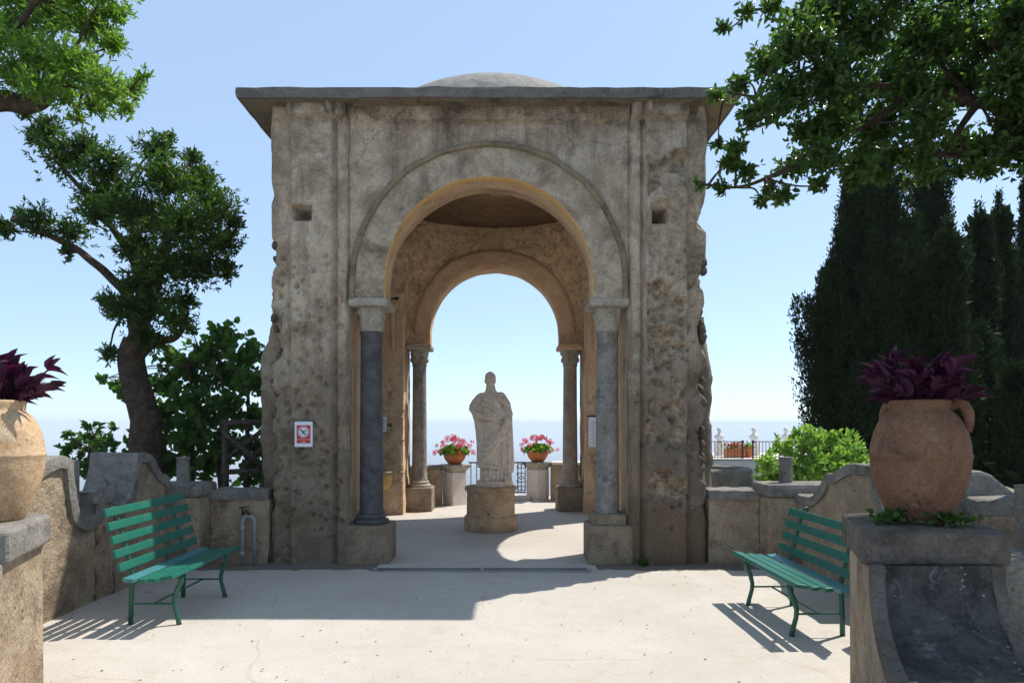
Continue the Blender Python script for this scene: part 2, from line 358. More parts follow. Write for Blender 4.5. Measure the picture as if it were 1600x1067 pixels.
def face(P3, u0, u1, v0f, v1, nu, nv, hf, nrm, edges, flip=False):
    def P(i, j):
        u = u0 + (u1 - u0) * i / nu; vb = v0f(u); v = vb + (v1 - vb) * j / nv
        e = min([1] + [edge(abs(u - q)) for q in edges]); h = hf(u, v) * e - .018 * (1 - e)
        WL_.append(WEAR[0] if hf is relief else 0); p = Vector(P3(u, v)); return p + nrm * h + jit(p)
    mb.grid(P, nu, nv, flip=flip)
zero = lambda u: -.02
front = lambda u, v: (AX + u, FY, v)
face(front, -HW, -PI0, zero, ZT, 45, 262, relief, Vector((0, -1, 0)), [-HW, -PI0])
face(front, PI0, HW, zero, ZT, 45, 262, relief, Vector((0, -1, 0)), [HW, PI0])
def zb(u):
    return ZC + math.sqrt(max(0, 1.42 ** 2 - u * u)) if abs(u) < 1.40 else ZC + .1 - (abs(u) - 1.4) / .23 * .25
face(front, -PI0, PI0, zb, ZT, 160, 70, relief, Vector((0, -1, 0)), [])
side = lambda u, v: .022 * frac((u, 3, v), 1.7, 5) - .05 * sm(.1, .35, frac((u, 5, v), 1.3, 4)) * (1 - sm(3.4, 4.2, v))
for sx in (-1, 1):
    nx = Vector((sx, 0, 0))
    for y0, y1 in ((-HW, -PI0), (PI0, HW)):
        face(lambda u, v: (AX + sx * HW, PC.y + u, v), y0, y1, zero, ZT, 24, 140, side, nx, [y0, y1], flip=(sx < 0))
        face(lambda u, v: (AX + sx * PI0, PC.y + u, v), y0, y1, zero, ZT, 18, 90, lambda u, v: .6 * side(u, v), -nx, [y0, y1], flip=(sx > 0))
    face(lambda u, v: (AX + sx * HW, PC.y + u, v), -PI0, PI0, zb, ZT, 60, 30, side, nx, [], flip=(sx < 0))
    # back face of the rear piers, inner face towards the viewer, front piers' inner back face
    for yy, ny, fl in ((HW, 1, True), (PI0, -1, False), (-PI0, 1, True)):
        a, c = (PI0, HW) if sx > 0 else (-HW, -PI0)
        face(lambda u, v: (AX + u, PC.y + yy, v), a, c, zero, ZT, 22, 120, lambda u, v: .8 * side(u, v + yy), Vector((0, ny, 0)), [a, c], flip=fl)
face(lambda u, v: (AX + u, PC.y + HW, v), -PI0, PI0, zb, ZT, 60, 30, side, Vector((0, 1, 0)), [], flip=True)
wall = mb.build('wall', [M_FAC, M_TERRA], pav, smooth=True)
wall.data.attributes.new('wear', 'FLOAT', 'POINT').data.foreach_set('value', WL_)
me = wall.data                                        # plaster inside the pavilion is ochre-brown
mi = np.zeros(len(me.polygons), int); cen = np.zeros(len(me.polygons) * 3); me.polygons.foreach_get('center', cen); cen = cen.reshape(-1, 3)
nr = np.zeros(len(me.polygons) * 3); me.polygons.foreach_get('normal', nr); nr = nr.reshape(-1, 3)
dx = np.abs(cen[:, 0] - AX); dy = np.abs(cen[:, 1] - PC.y)
mi[((dx < PI0 + .05) & (dy < HW - .12)) | ((dy < PI0 + .05) & (dx < HW - .12))] = 1
me.polygons.foreach_set('material_index', mi)
# arch rings, one mesh for four sides
def ring_mesh():
    b = MB(); pts = [(-1, ZI + (ZC - ZI) * k / 4) for k in range(4)] + [(math.pi - math.pi * k / 72, None) for k in range(73)] + [(1, ZC - (ZC - ZI) * k / 4) for k in range(1, 5)]
    def Q(i, r):
        a, z = pts[i]
        if z is None: return (r * math.cos(a), ZC + r * math.sin(a))
        return (a * r, z)
    n = len(pts) - 1
    prof = [(RI + .012, -HW - .035), (RI + .10, -HW - .037), (RI + .2, -HW - .036), (1.50, -HW - .036), (1.555, -HW - .038), (1.56, -HW - .066), (1.60, -HW - .07), (1.625, -HW - .055), (1.63, -HW + .03)]
    def mk(prof, m, fl):
        def P(i, j):
            r, y = prof[j]; x, z = Q(i, r); p = Vector((x, y, z)); q = p + noise.noise_vector(p * 4) * .012
            return q
        b.grid(P, n, len(prof) - 1, m, flip=fl)
    mk(prof[:5], 0, True); mk(prof[4:], 3, True)
    mk([(RI + .012, -HW - .035), (RI, -HW - .02), (RI - .006, -HW + .06)], 2, False)
    mk([(RI - .006, -HW + .06), (RI - .004, -HW + .15), (RI, -HW + .24), (RI, -HW + .32)], 1, False)
    mk([(RI, -HW + .32), (RI + .1, -HW + .322), (RI + .2, -HW + .324), (RI + .42, -HW + .32), (RI + .43, -HW + .26)], 1, False)
    for s in (-1, 1):
        b.box2((s * (RI + .004), -HW - .03, ZI - .001), (s * 1.62, -HW + .5, ZI + .03), 1)
    return b.mesh('arch_ring', [M_ARCH, M_TERRA, M_OCH, M_LICH], True)
rm = ring_mesh()
for k in range(4):
    o = link(rm, 'arch', pav, basis=Matrix.Translation(PC) @ Matrix.Rotation(k * math.pi / 2, 4, 'Z'))
    if k == 0: o['label'] = 'pale grey round front arch with raised outer moulding'
# columns: base, shaft, capital, impost
def column(k, sx, mshaft, mcap, kind):
    M = Matrix.Translation(PC) @ Matrix.Rotation(k * math.pi / 2, 4, 'Z')
    c = (sx * 1.42, -HW + .22, 0)
    jj = random.Random(k * 7 + (sx > 0))
    b = MB(); r0 = .142
    b.lathe([(r0 + .012, .56), (r0 + .012, .585), (r0, .60)] + [(r0 - .016 * t, .60 + 2.10 * t) for t in [q / 12 for q in range(1, 13)]] + [(.138, 2.71), (.138, 2.735), (.12, 2.74)], c, 40, wob=.012)
    sh = b.mesh('shaft', mshaft); sh.shade_smooth(); col = link(sh, 'column', pav, basis=M)
    col['label'] = {'dark': 'smooth dark granite column', 'grey': 'pitted speckled grey column', 'pale': 'pale grey column', 'brown': 'brownish grey column'}[kind]
    b = MB()
    if kind == 'grey':
        b.box((c[0], c[1], .505), (.40, .40, .13), m=0)
    else:
        b.lathe([(.20, .44), (.215, .455), (.215, .475), (.20, .495), (.172, .50), (.168, .515), (.182, .52), (.185, .535), (.17, .55), (.15, .565)], c, 36, wob=.02)
    q = b.build('base', M_GRANITE if kind == 'dark' else M_PLIN if kind == 'grey' else M_CAP, None, auto=40, bevel=.015); q.parent = col
    b = MB()                                          # leafy capital: flared bell with corner leaves and rosettes
    n = 32; prof = [(0.135, 2.735), (.14, 2.78), (.15, 2.84), (.150, 2.9), (.158, 2.955), (.165, 2.99), (.165, 3.01)]
    def P(i, j):
        a = 2 * math.pi * i / n; r, z = prof[j]; sq = (abs(math.cos(a)) ** 6 + abs(math.sin(a)) ** 6) ** (-1 / 6)
        t = (z - 2.735) / .27; rr = r * (1 + (sq - 1) * t * .8) * (1 + .07 * math.sin(8 * a) * math.sin(math.pi * min(1, t * 1.1)))
        return (c[0] + rr * math.cos(a), c[1] + rr * math.sin(a), z)
    b.grid(P, n, len(prof) - 1)
    for q in range(8):
        a = q * math.pi / 4 + (math.pi / 8 if kind in ('pale', 'brown') else 0); e = .145 if q % 2 == 0 else .165
        b.sphere((c[0] + e * math.cos(a), c[1] + e * math.sin(a), 2.92 if q % 2 == 0 else 2.955), (.032, .032, .045), 8, 6)
        if kind in ('pale', 'brown'): b.sphere((c[0] + .152 * math.cos(a), c[1] + .152 * math.sin(a), 2.82), (.03, .03, .05), 8, 6)
    q = b.build('capital', mcap, None, smooth=True); q.parent = col
    b = MB()
    def imp():
        x0, x1 = sx * (RI - .035), sx * 1.64
        bb = MB(); ny = 8; nx_ = 10
        lo, hi = min(x0, x1), max(x0, x1)
        for zz, fl in ((3.005, True), (3.105, False)):
            bb.grid(lambda i, j: (lo + (hi - lo) * i / nx_, -HW - .07 + .55 * j / ny, zz), nx_, ny, flip=fl)
        bb.box2((lo, -HW - .07, 3.005), (hi, -HW + .48, 3.105)); return bb
    b.box2((min(sx * (RI - .035), sx * 1.64), -HW - .075, 3.003), (max(sx * (RI - .035), sx * 1.64), -HW + .48, 3.10))
    q = b.build('impost', M_CAP if kind != 'brown' else M_TERRA, None, bevel=.028); q.parent = col
    b = MB(); pw = .26
    b.box2((c[0] - pw - (.0 if sx > 0 else .0), c[1] - pw - .03, -.02), (c[0] + pw, c[1] + pw, .445))
    q = b.build('plinth', M_PLIN, None, bevel=.03); q.parent = col
column(0, -1, M_GRANITE, M_CAP, 'dark'); column(0, 1, M_COLG, M_CAP, 'grey')
column(2, 1, M_COLG, M_CAP, 'pale'); column(2, -1, M_COLB, M_CAP, 'brown')
column(1, -1, M_COLG, M_CAP, 'pale'); column(1, 1, M_COLG, M_CAP, 'pale'); column(3, -1, M_COLG, M_CAP, 'pale'); column(3, 1, M_COLG, M_CAP, 'pale')
# pendentives and inner walls up to the ring ledge
def inner_r(th, z):
    t = (th % (math.pi / 2)); t = min(t, math.pi / 2 - t)          # folded to [0,45]
    r0 = 2.22 / math.cos(t); lim = 1.66 / max(.2, math.sin(t)); r0 = min(r0, lim)
    k = sm(ZI, 5.24, z) ** 1.7; return r0 + (1.96 - r0) * k
b = MB(); nu, nv = 192, 56
def P(i, j):
    th = 2 * math.pi * i / nu; z = ZI - .05 + (5.27 - ZI + .05) * j / nv; r = inner_r(th, z)
    p = Vector((PC.x + r * math.cos(th), PC.y + r * math.sin(th), z))
    return p + Vector((math.cos(th), math.sin(th), 0)) * (.03 * frac(p, 5.5, 4) - .01) + noise.noise_vector(p * 9) * .012
b.grid(P, nu, nv, flip=True)
def uz(p):
    x, y = p[0] - PC.x, p[1] - PC.y
    return (x if abs(y) > abs(x) else y), p[2]
RC = RI + .05
def inside(p):
    u, z = uz(p); return abs(u) < RC if z < ZC else math.hypot(u, z - ZC) < RC
ins = [inside(p) for p in b.v]; b.f = [f for f in b.f if not all(ins[i] for i in f)]; b.m = [0] * len(b.f)
for i in set(i for f in b.f for i in f if ins[i]):
    x, y, z = b.v[i]; u, _ = uz(b.v[i]); al = abs(y - PC.y) > abs(x - PC.x)
    if z < ZC: nu_, nz_ = math.copysign(RC, u), z
    else: q = RC / max(1e-4, math.hypot(u, z - ZC)); nu_, nz_ = u * q, ZC + (z - ZC) * q
    b.v[i] = (PC.x + nu_, y, nz_) if al else (x, PC.y + nu_, nz_)
vault = b.build('vault', M_RUB, pav, smooth=True); vault['label'] = 'rough exposed rubble vault under the dome'
b = MB()
def depth_at(u, z):
    y = 2.1
    for _ in range(6):
        th = math.atan2(y, u); r = inner_r(th, z); y = math.sqrt(max(.01, r * r - u * u))
    return y
def P(i, j):
    th = math.pi * (1 - i / 60) if 0 <= i <= 60 else 0; r = RI + (.0, .0, .06, .15, .24, .30, .31)[j]
    u, z = r * math.cos(th), ZC + r * math.sin(th); dd = (.0, .05, .055, .055, .05, .045, .0)[j]
    if j == 0: return (u * 1.006, 2.40, ZC + (z - ZC) * 1.006)
    p = Vector((u, depth_at(u, z) - dd, z)); return p + noise.noise_vector(p * 4) * .008
b.grid(P, 60, 6, flip=True); bandm = b.mesh('plaster_band', M_TERRA, True)
for k in range(4): link(bandm, 'plaster_band', pav, basis=Matrix.Translation(PC) @ Matrix.Rotation(k * math.pi / 2, 4, 'Z'))
b = MB(); b.lathe([(1.99, 5.21), (1.945, 5.215), (1.93, 5.24), (1.94, 5.265), (2.0, 5.27)], PC, 72, wob=.01); b.build('ledge', M_TERRA, pav, smooth=True)
b = MB(); seg = 72; prof = [(1.95 * math.cos(t), 5.27 + .85 * math.sin(t)) for t in [R(90) * q / 16 for q in range(17)]]; prof[-1] = (.001, prof[-1][1])
b.lathe(prof, PC, seg); b.f = [tuple(reversed(f)) for f in b.f if len(f) == 4]; b.m = [0] * len(b.f)
def dome_in():
    m = NT('dome_plaster'); n = m.noise(1.1, 7, .6, dist=.5)
    col = m.mix(m.ramp(m.noise(2.5, 6, .65), .35, .68), (.90, .60, .24), (.84, .53, .20))
    x, y, z = m.sep(); e = m.math('ADD', m.math('MULTIPLY', n, 1.2), m.math('MULTIPLY', x, -.42))
    br = m.ramp(e, .90, .915); col = m.mix(br, col, m.mix(m.noise(14, 6, .7), (.26, .155, .09), (.50, .33, .20)))
    col = m.mix(m.math('MULTIPLY', m.ramp(m.voro(1.3, 'DISTANCE_TO_EDGE').outputs['Distance'], .0, .008, (1, 1, 1, 1), (0, 0, 0, 1)), .6), col, (.16, .08, .04))
    nb = m.bump(br, .6, .04); nb = m.bump(m.noise(12, 8, .7), .5, .02, nb); return m.done(col, .95, nb, .1)
b.build('dome_ceiling', dome_in(), pav, smooth=True)['label'] = 'ochre plastered dome ceiling with fallen patch'
# roof slab with cove, and the outer dome
b = MB(); n = 160
def sq(th, h):
    c, s_ = math.cos(th), math.sin(th); k = h / max(abs(c), abs(s_)); return c * k, s_ * k
ov = .30
rings = [(HW - .05, 5.325), (HW + .06, 5.322), (HW + .12, 5.32), (HW + .2, 5.318), (HW + ov - .03, 5.312), (HW + ov, 5.315), (HW + ov + .012, 5.36), (HW + ov + .005, 5.425), (HW + ov - .03, 5.44), (HW - .2, 5.47)]
def P(i, j):
    th = 2 * math.pi * i / n + R(45); h, z = rings[j]; x, y = sq(th, h); p = Vector((PC.x + x, PC.y + y, z))
    return p + noise.noise_vector(p * 3.5) * .014 + noise.noise_vector(p * 13) * .006
b.grid(P, n, len(rings) - 1, mf=lambda i, j: 0 if j < 4 else 1)
def P2(i, j):
    th = 2 * math.pi * i / n + R(45); x, y = sq(th, HW - .2); return (PC.x + x + (1.98 * math.cos(th) - x) * j, PC.y + y + (1.98 * math.sin(th) - y) * j, 5.47)
b.grid(P2, n, 1, 1)
b.build('roof_slab', [M_CORN, M_SLAB], pav, auto=50)
prof = [(2.08 * math.cos(t), 5.45 + 1.20 * math.sin(t)) for t in [R(90) * q / 20 for q in range(21)]]; prof[-1] = (.001, prof[-1][1])
b = MB().lathe(prof, PC, 96, wob=.008); b.build('dome', M_DOME, pav, smooth=True)
# broken wall stubs on both sides
for sx, x0, ww in ((-1, -2.56, .25), (1, 2.56, .17)):
    b = MB(); nz = 60; ny = 10
    prof_ = [(0, 0), (ww, .02), (ww, .5), (ww, 1.0), (0, 1.02)]
    def P(i, j):
        z = -.02 + 2.95 * j / nz; k = i / 12; 
        t = [(-.05, 8.35), (.5, 8.33), (1, 8.36), (1, 8.6), (1, 8.9), (1, 9.15), (.5, 9.2), (-.05, 9.2)][i]
        er = 1 - .6 * sm(2.3, 2.95, z) - .25 * max(0, frac((sx, 2, z), 2.5, 3)); p = Vector((AX + sx * (2.55 + ww * t[0] * er), t[1], z))
        return p + noise.noise_vector(p * 4) * .03 + noise.noise_vector(p * 11) * .015
    b.grid(P, 7, nz, flip=(sx < 0)); b.build('broken_wall_stub', M_FAC, pav, smooth=True)
# stones proud of the rubble: inside the vault and along the ragged corners
def stone_meshes(k, mat, seed):
    r = random.Random(seed); out = []
    for i in range(k):
        b = MB().sphere((0, 0, 0), (.5, .5, .5), 7, 5)
        b.v = [tuple(Vector(p) * (1 + .35 * noise.noise(Vector(p) * 2.3 + Vector((i * 7.1, 0, seed))))) for p in b.v]
        out.append(b.mesh('stone', mat, True))
    return out
SM = stone_meshes(8, M_STONE, 1); SMF = stone_meshes(5, M_FAC, 2)
r2 = random.Random(5); cnt = 0
while cnt < 190:
    th = r2.uniform(R(28), R(152)); z = r2.uniform(3.2, 5.18); r = inner_r(th, z)
    p = Vector((PC.x + r * math.cos(th), PC.y + r * math.sin(th), z)); u = p.x - PC.x
    if abs(p.y - PC.y) > abs(u) and math.hypot(u, max(0, z - ZC)) < RI + .46: continue
    if abs(p.y - PC.y) <= abs(u) and math.hypot(p.y - PC.y, max(0, z - ZC)) < RI + .46: continue
    s = r2.uniform(.05, .13)
    Mx = Matrix.Translation(p) @ Matrix.Rotation(th, 4, 'Z') @ Matrix.Rotation(r2.uniform(-.9, .9), 4, 'X') @ Matrix.Diagonal((.05, s * r2.uniform(.9, 1.7), s * .6, 1))
    link(r2.choice(SM), 'stone', vault, basis=Mx); cnt += 1
for (x0, x1, z0, z1, k) in ((-2.3, -1.66, .5, 2.6, 46), (1.66, 2.3, .4, 2.2, 26)):   # exposed stones on the rear piers
    for i in range(k):
        s = r2.uniform(.05, .12); x = r2.uniform(x0, x1); 
        p = Vector((AX + x, PC.y + PI0 + .005, r2.uniform(z0, z1)))
        link(r2.choice(SM), 'stone', wall, basis=Matrix.Translation(p) @ Matrix.Rotation(r2.uniform(-.3, .3), 4, 'Y') @ Matrix.Diagonal((s * 1.5, .05, s * .7, 1)))
for sx, z0, z1, k in ((-1, 1.6, 4.15, 46), (1, .8, 3.7, 48)):
    for i in range(k):
        s = r2.uniform(.05, .15); p = Vector((AX + sx * (HW - .03), FY + r2.uniform(.03, .5) ** 1.3, r2.uniform(z0, z1)))
        link(r2.choice(SMF), 'stone', wall, basis=Matrix.Translation(p) @ Matrix.Rotation(r2.uniform(0, 3), 4, 'X') @ Matrix.Diagonal((s * .8, s * 1.2, s, 1)))
# downpipes with funnels high on the rear piers, putlog holes beside them
for sx in (-1, 1):
    p = Vector((AX + sx * 1.80, PC.y + PI0 - .045, 0)); b = MB()
    b.tube([(p.x, p.y, 2.95), (p.x, p.y, 3.62)], .036, 12); b.lathe([(.04, 3.6), (.045, 3.62), (.085, 3.74), (.085, 3.76), (.07, 3.76)], (p.x, p.y, 0), 14)
    b.build('downpipe', M_TERRA, pav, auto=40)
    b = MB(); b.box2((p.x - .10, PC.y + PI0 - .02, 3.83), (p.x + .10, PC.y + PI0 + .03, 4.0)); b.build('putlog_hole', M_SK, pav, bevel=.02)

# ------------------------------------------------------------------ wall pockets, signs, drain, pipe
for sx, lab in ((-1, 'glazed ochre half-round wall pot on rear pier below small white notice'), (1, 'glazed ochre half-round wall pot on rear pier behind speckled column')):
    c = (AX + sx * 1.98 + (.0 if sx < 0 else -.02), PC.y + PI0 - .01, .46); b = MB()
    t = empty('wall_pot', (c[0], c[1], c[2]), lab, 'wall pot', 'half-round wall pots')
    b.lathe([(.02, -.02), (.10, 0), (.15, .08), (.175, .2), (.185, .30), (.165, .30), (.155, .2), (.1, .1)], c, 18, a0=math.pi, a1=2 * math.pi); b.build('bowl', M_OCH, t, smooth=True)
    b = MB(); b.lathe([(.18, .295), (.198, .30), (.195, .325), (.165, .325)], c, 18, a0=math.pi, a1=2 * math.pi); b.build('rim', M_CAP, t, smooth=True)
def text_mesh(s, size, mat):
    cu = bpy.data.curves.new('lettering', 'FONT'); cu.body = s; cu.size = size; cu.align_x = 'CENTER'; cu.extrude = .0006
    o = bpy.data.objects.new('tmp', cu); COL.objects.link(o); dg = bpy.context.evaluated_depsgraph_get()
    me = bpy.data.meshes.new_from_object(o.evaluated_get(dg)); me.materials.clear(); me.materials.append(mat)
    COL.objects.unlink(o); bpy.data.objects.remove(o); return me
def disc(b, x, z, y, r, r0=0, n=28, dep=.0012, m=0, sc=1):
    if r0 == 0: b.prism([(x + r * math.cos(2 * math.pi * k / n), z + r * sc * math.sin(2 * math.pi * k / n)) for k in range(n)], lambda u, v: (u, y, v), lambda u, v: (u, y + dep, v), m)
    else: b.grid(lambda i, j: (x + (r0, r)[j] * math.cos(2 * math.pi * i / n), y, z + (r0, r)[j] * math.sin(2 * math.pi * i / n)), n, 1, m)
def bar2(b, x0, z0, x1, z1, w_, y, m=0):
    d = Vector((x1 - x0, z1 - z0)).normalized(); q = Vector((-d.y, d.x)) * w_ / 2
    b.prism([(x0 + q.x, z0 + q.y), (x0 - q.x, z0 - q.y), (x1 - q.x, z1 - q.y), (x1 + q.x, z1 + q.y)], lambda u, v: (u, y, v), lambda u, v: (u, y + .0012, v), m)
p = at(474.5, 698, 7.88); p.y = FY - .128
t = empty('drone_ban_sign', p, 'white bordered red drone ban sign on left pier', 'sign')
b = MB().box2((p.x - .103, p.y, p.z), (p.x + .103, p.y + .012, p.z + .29)); b.build('board', M_SW, t)
b = MB().box2((p.x - .079, p.y - .002, p.z + .042), (p.x + .079, p.y + .002, p.z + .25)); b.build('red_field', M_SR, t)
b = MB(); zc = p.z + .172; disc(b, p.x, zc, p.y - .0035, .052); disc(b, p.x, zc, p.y - .0036, .066, .060); b.build('white_disc', M_SW, t)
b = MB(); y = p.y - .0055
for q in (-1, 1):
    bar2(b, p.x, zc + .004, p.x + q * .034, zc + .016, .007, y); bar2(b, p.x, zc - .002, p.x + q * .032, zc - .026, .006, y); bar2(b, p.x + q * .016, zc + .020, p.x + q * .046, zc + .016, .005, y)
    bar2(b, p.x, zc - .006, p.x + q * .012, zc - .03, .004, y)
disc(b, p.x, zc, y - .0005, .012); bar2(b, p.x - .034, zc + .036, p.x + .034, zc - .036, .007, y - .001); b.build('drone_icon', M_SK, t)
link(text_mesh('NO DRONE ZONE', .0185, M_SY), 'lettering', t, basis=Matrix.Translation((p.x, p.y - .003, p.z + .078)) @ Matrix.Rotation(R(90), 4, 'X'))
b = MB()
for k in range(3): b.box2((p.x - .022 + .017 * k, p.y - .004, p.z + .054), (p.x - .012 + .017 * k, p.y - .002, p.z + .062))
b.build('small_print', M_SY, t)
p = at(596, 675, 12.1); p.y = PC.y + PI0 - .06
t = empty('prohibition_notice', p, 'small white notice with black prohibition ring on ochre rear pier', 'sign')
b = MB().box2((p.x - .085, p.y, p.z), (p.x + .085, p.y + .01, p.z + .27)); b.build('board', M_SW, t)
b = MB(); disc(b, p.x, p.z + .185, p.y - .001, .05, .040); bar2(b, p.x - .033, p.z + .218, p.x + .033, p.z + .152, .009, p.y - .002); bar2(b, p.x - .005, p.z + .165, p.x + .012, p.z + .21, .018, p.y - .002); b.build('prohibition_ring', M_SK, t)
b = MB()
for k, w_ in enumerate((.055, .045, .06, .035)): b.box2((p.x - w_, p.y - .001, p.z + .108 - .022 * k), (p.x + w_, p.y + .003, p.z + .118 - .022 * k))
b.build('print_lines', M_SG, t)
p = at(927, 698, 12.1); p.y = PC.y + PI0 - .06
t = empty('visitor_notice', p, 'tall white printed notice with dark top clip on right rear pier', 'sign')
b = MB().box2((p.x - .08, p.y, p.z), (p.x + .13, p.y + .01, p.z + .53)); b.build('board', M_SW, t)
b = MB().box2((p.x - .10, p.y - .006, p.z + .525), (p.x + .14, p.y + .012, p.z + .555)); b.build('clip_bar', M_SK, t)
b = MB()
for k in range(13): b.box2((p.x - .02 - .03 * (k % 2), p.y - .001, p.z + .03 + .034 * k), (p.x + .10, p.y + .003, p.z + .042 + .034 * k))
b.build('print_lines', M_SG, t)
t = empty('drain_channel', (-.25, 7.62, 0), 'steel slotted drain channel across the arch threshold', 'drain')
b = MB()
for x0, x1 in ((-1.43, -.27), (-.25, .93)):
    pass
b.box2((-1.46, 7.53, 0), (.96, 7.548, .016)); b.box2((-1.46, 7.682, 0), (.96, 7.70, .016)); b.box2((-1.46, 7.5485, 0), (-1.42, 7.6815, .0155)); b.box2((.92, 7.5485, 0), (.96, 7.6815, .0155)); b.box2((-.27, 7.5485, 0), (-.23, 7.6815, .0155)); b.build('frame', M_PIPE, t)
for x0, x1 in ((-1.418, -.272), (-.228, .918)):
    b = MB(); b.box2((x0, 7.55, .001), (x1, 7.68, .004), 1); nn = int((x1 - x0) / .03)
    for k in range(nn): b.box2((x0 + k * .03, 7.552, .0045), (x0 + k * .03 + .016, 7.678, .0135))
    for k in range(3): b.box2((x0, 7.57 + .04 * k, .0043), (x1, 7.578 + .04 * k, .0128))
    g = b.build('grate', [M_STEEL, M_SK], t)
p = at(372, 872, 7.72)
t = empty('water_pipe', (p.x, p.y, 0), 'pale bent water pipe with tap rising beside left front wall', 'pipe')
b = MB(); x0, x1 = p.x - .02, p.x + .12; arc = [(x0, 7.9, 0), (x0, 7.9, .46)] + [((x0 + x1) / 2 - .07 * math.cos(a), 7.9, .50 + .07 * math.sin(a)) for a in [math.pi * k / 8 for k in range(9)]] + [(x1, 7.9, .46), (x1, 7.9, .0)]
b.tube(arc, .024, 10); b.lathe([(.032, .1), (.032, .16)], (x0, 7.9, 0), 12); b.lathe([(.032, .4), (.032, .45)], (x0, 7.9, 0), 12); b.build('pipe', M_PIPE, t, smooth=True)
b = MB(); b.tube([(x0, 7.9, .6), (x0 + .05, 7.88, .63), (x0 + .1, 7.86, .60)], .018, 8); b.tube([(x0 - .03, 7.88, .665), (x0 + .06, 7.88, .675)], .009, 6); b.tube([(x0, 7.9, .575), (x0, 7.9, .66)], .014, 8); b.build('tap', M_RUSTI, t, smooth=True)

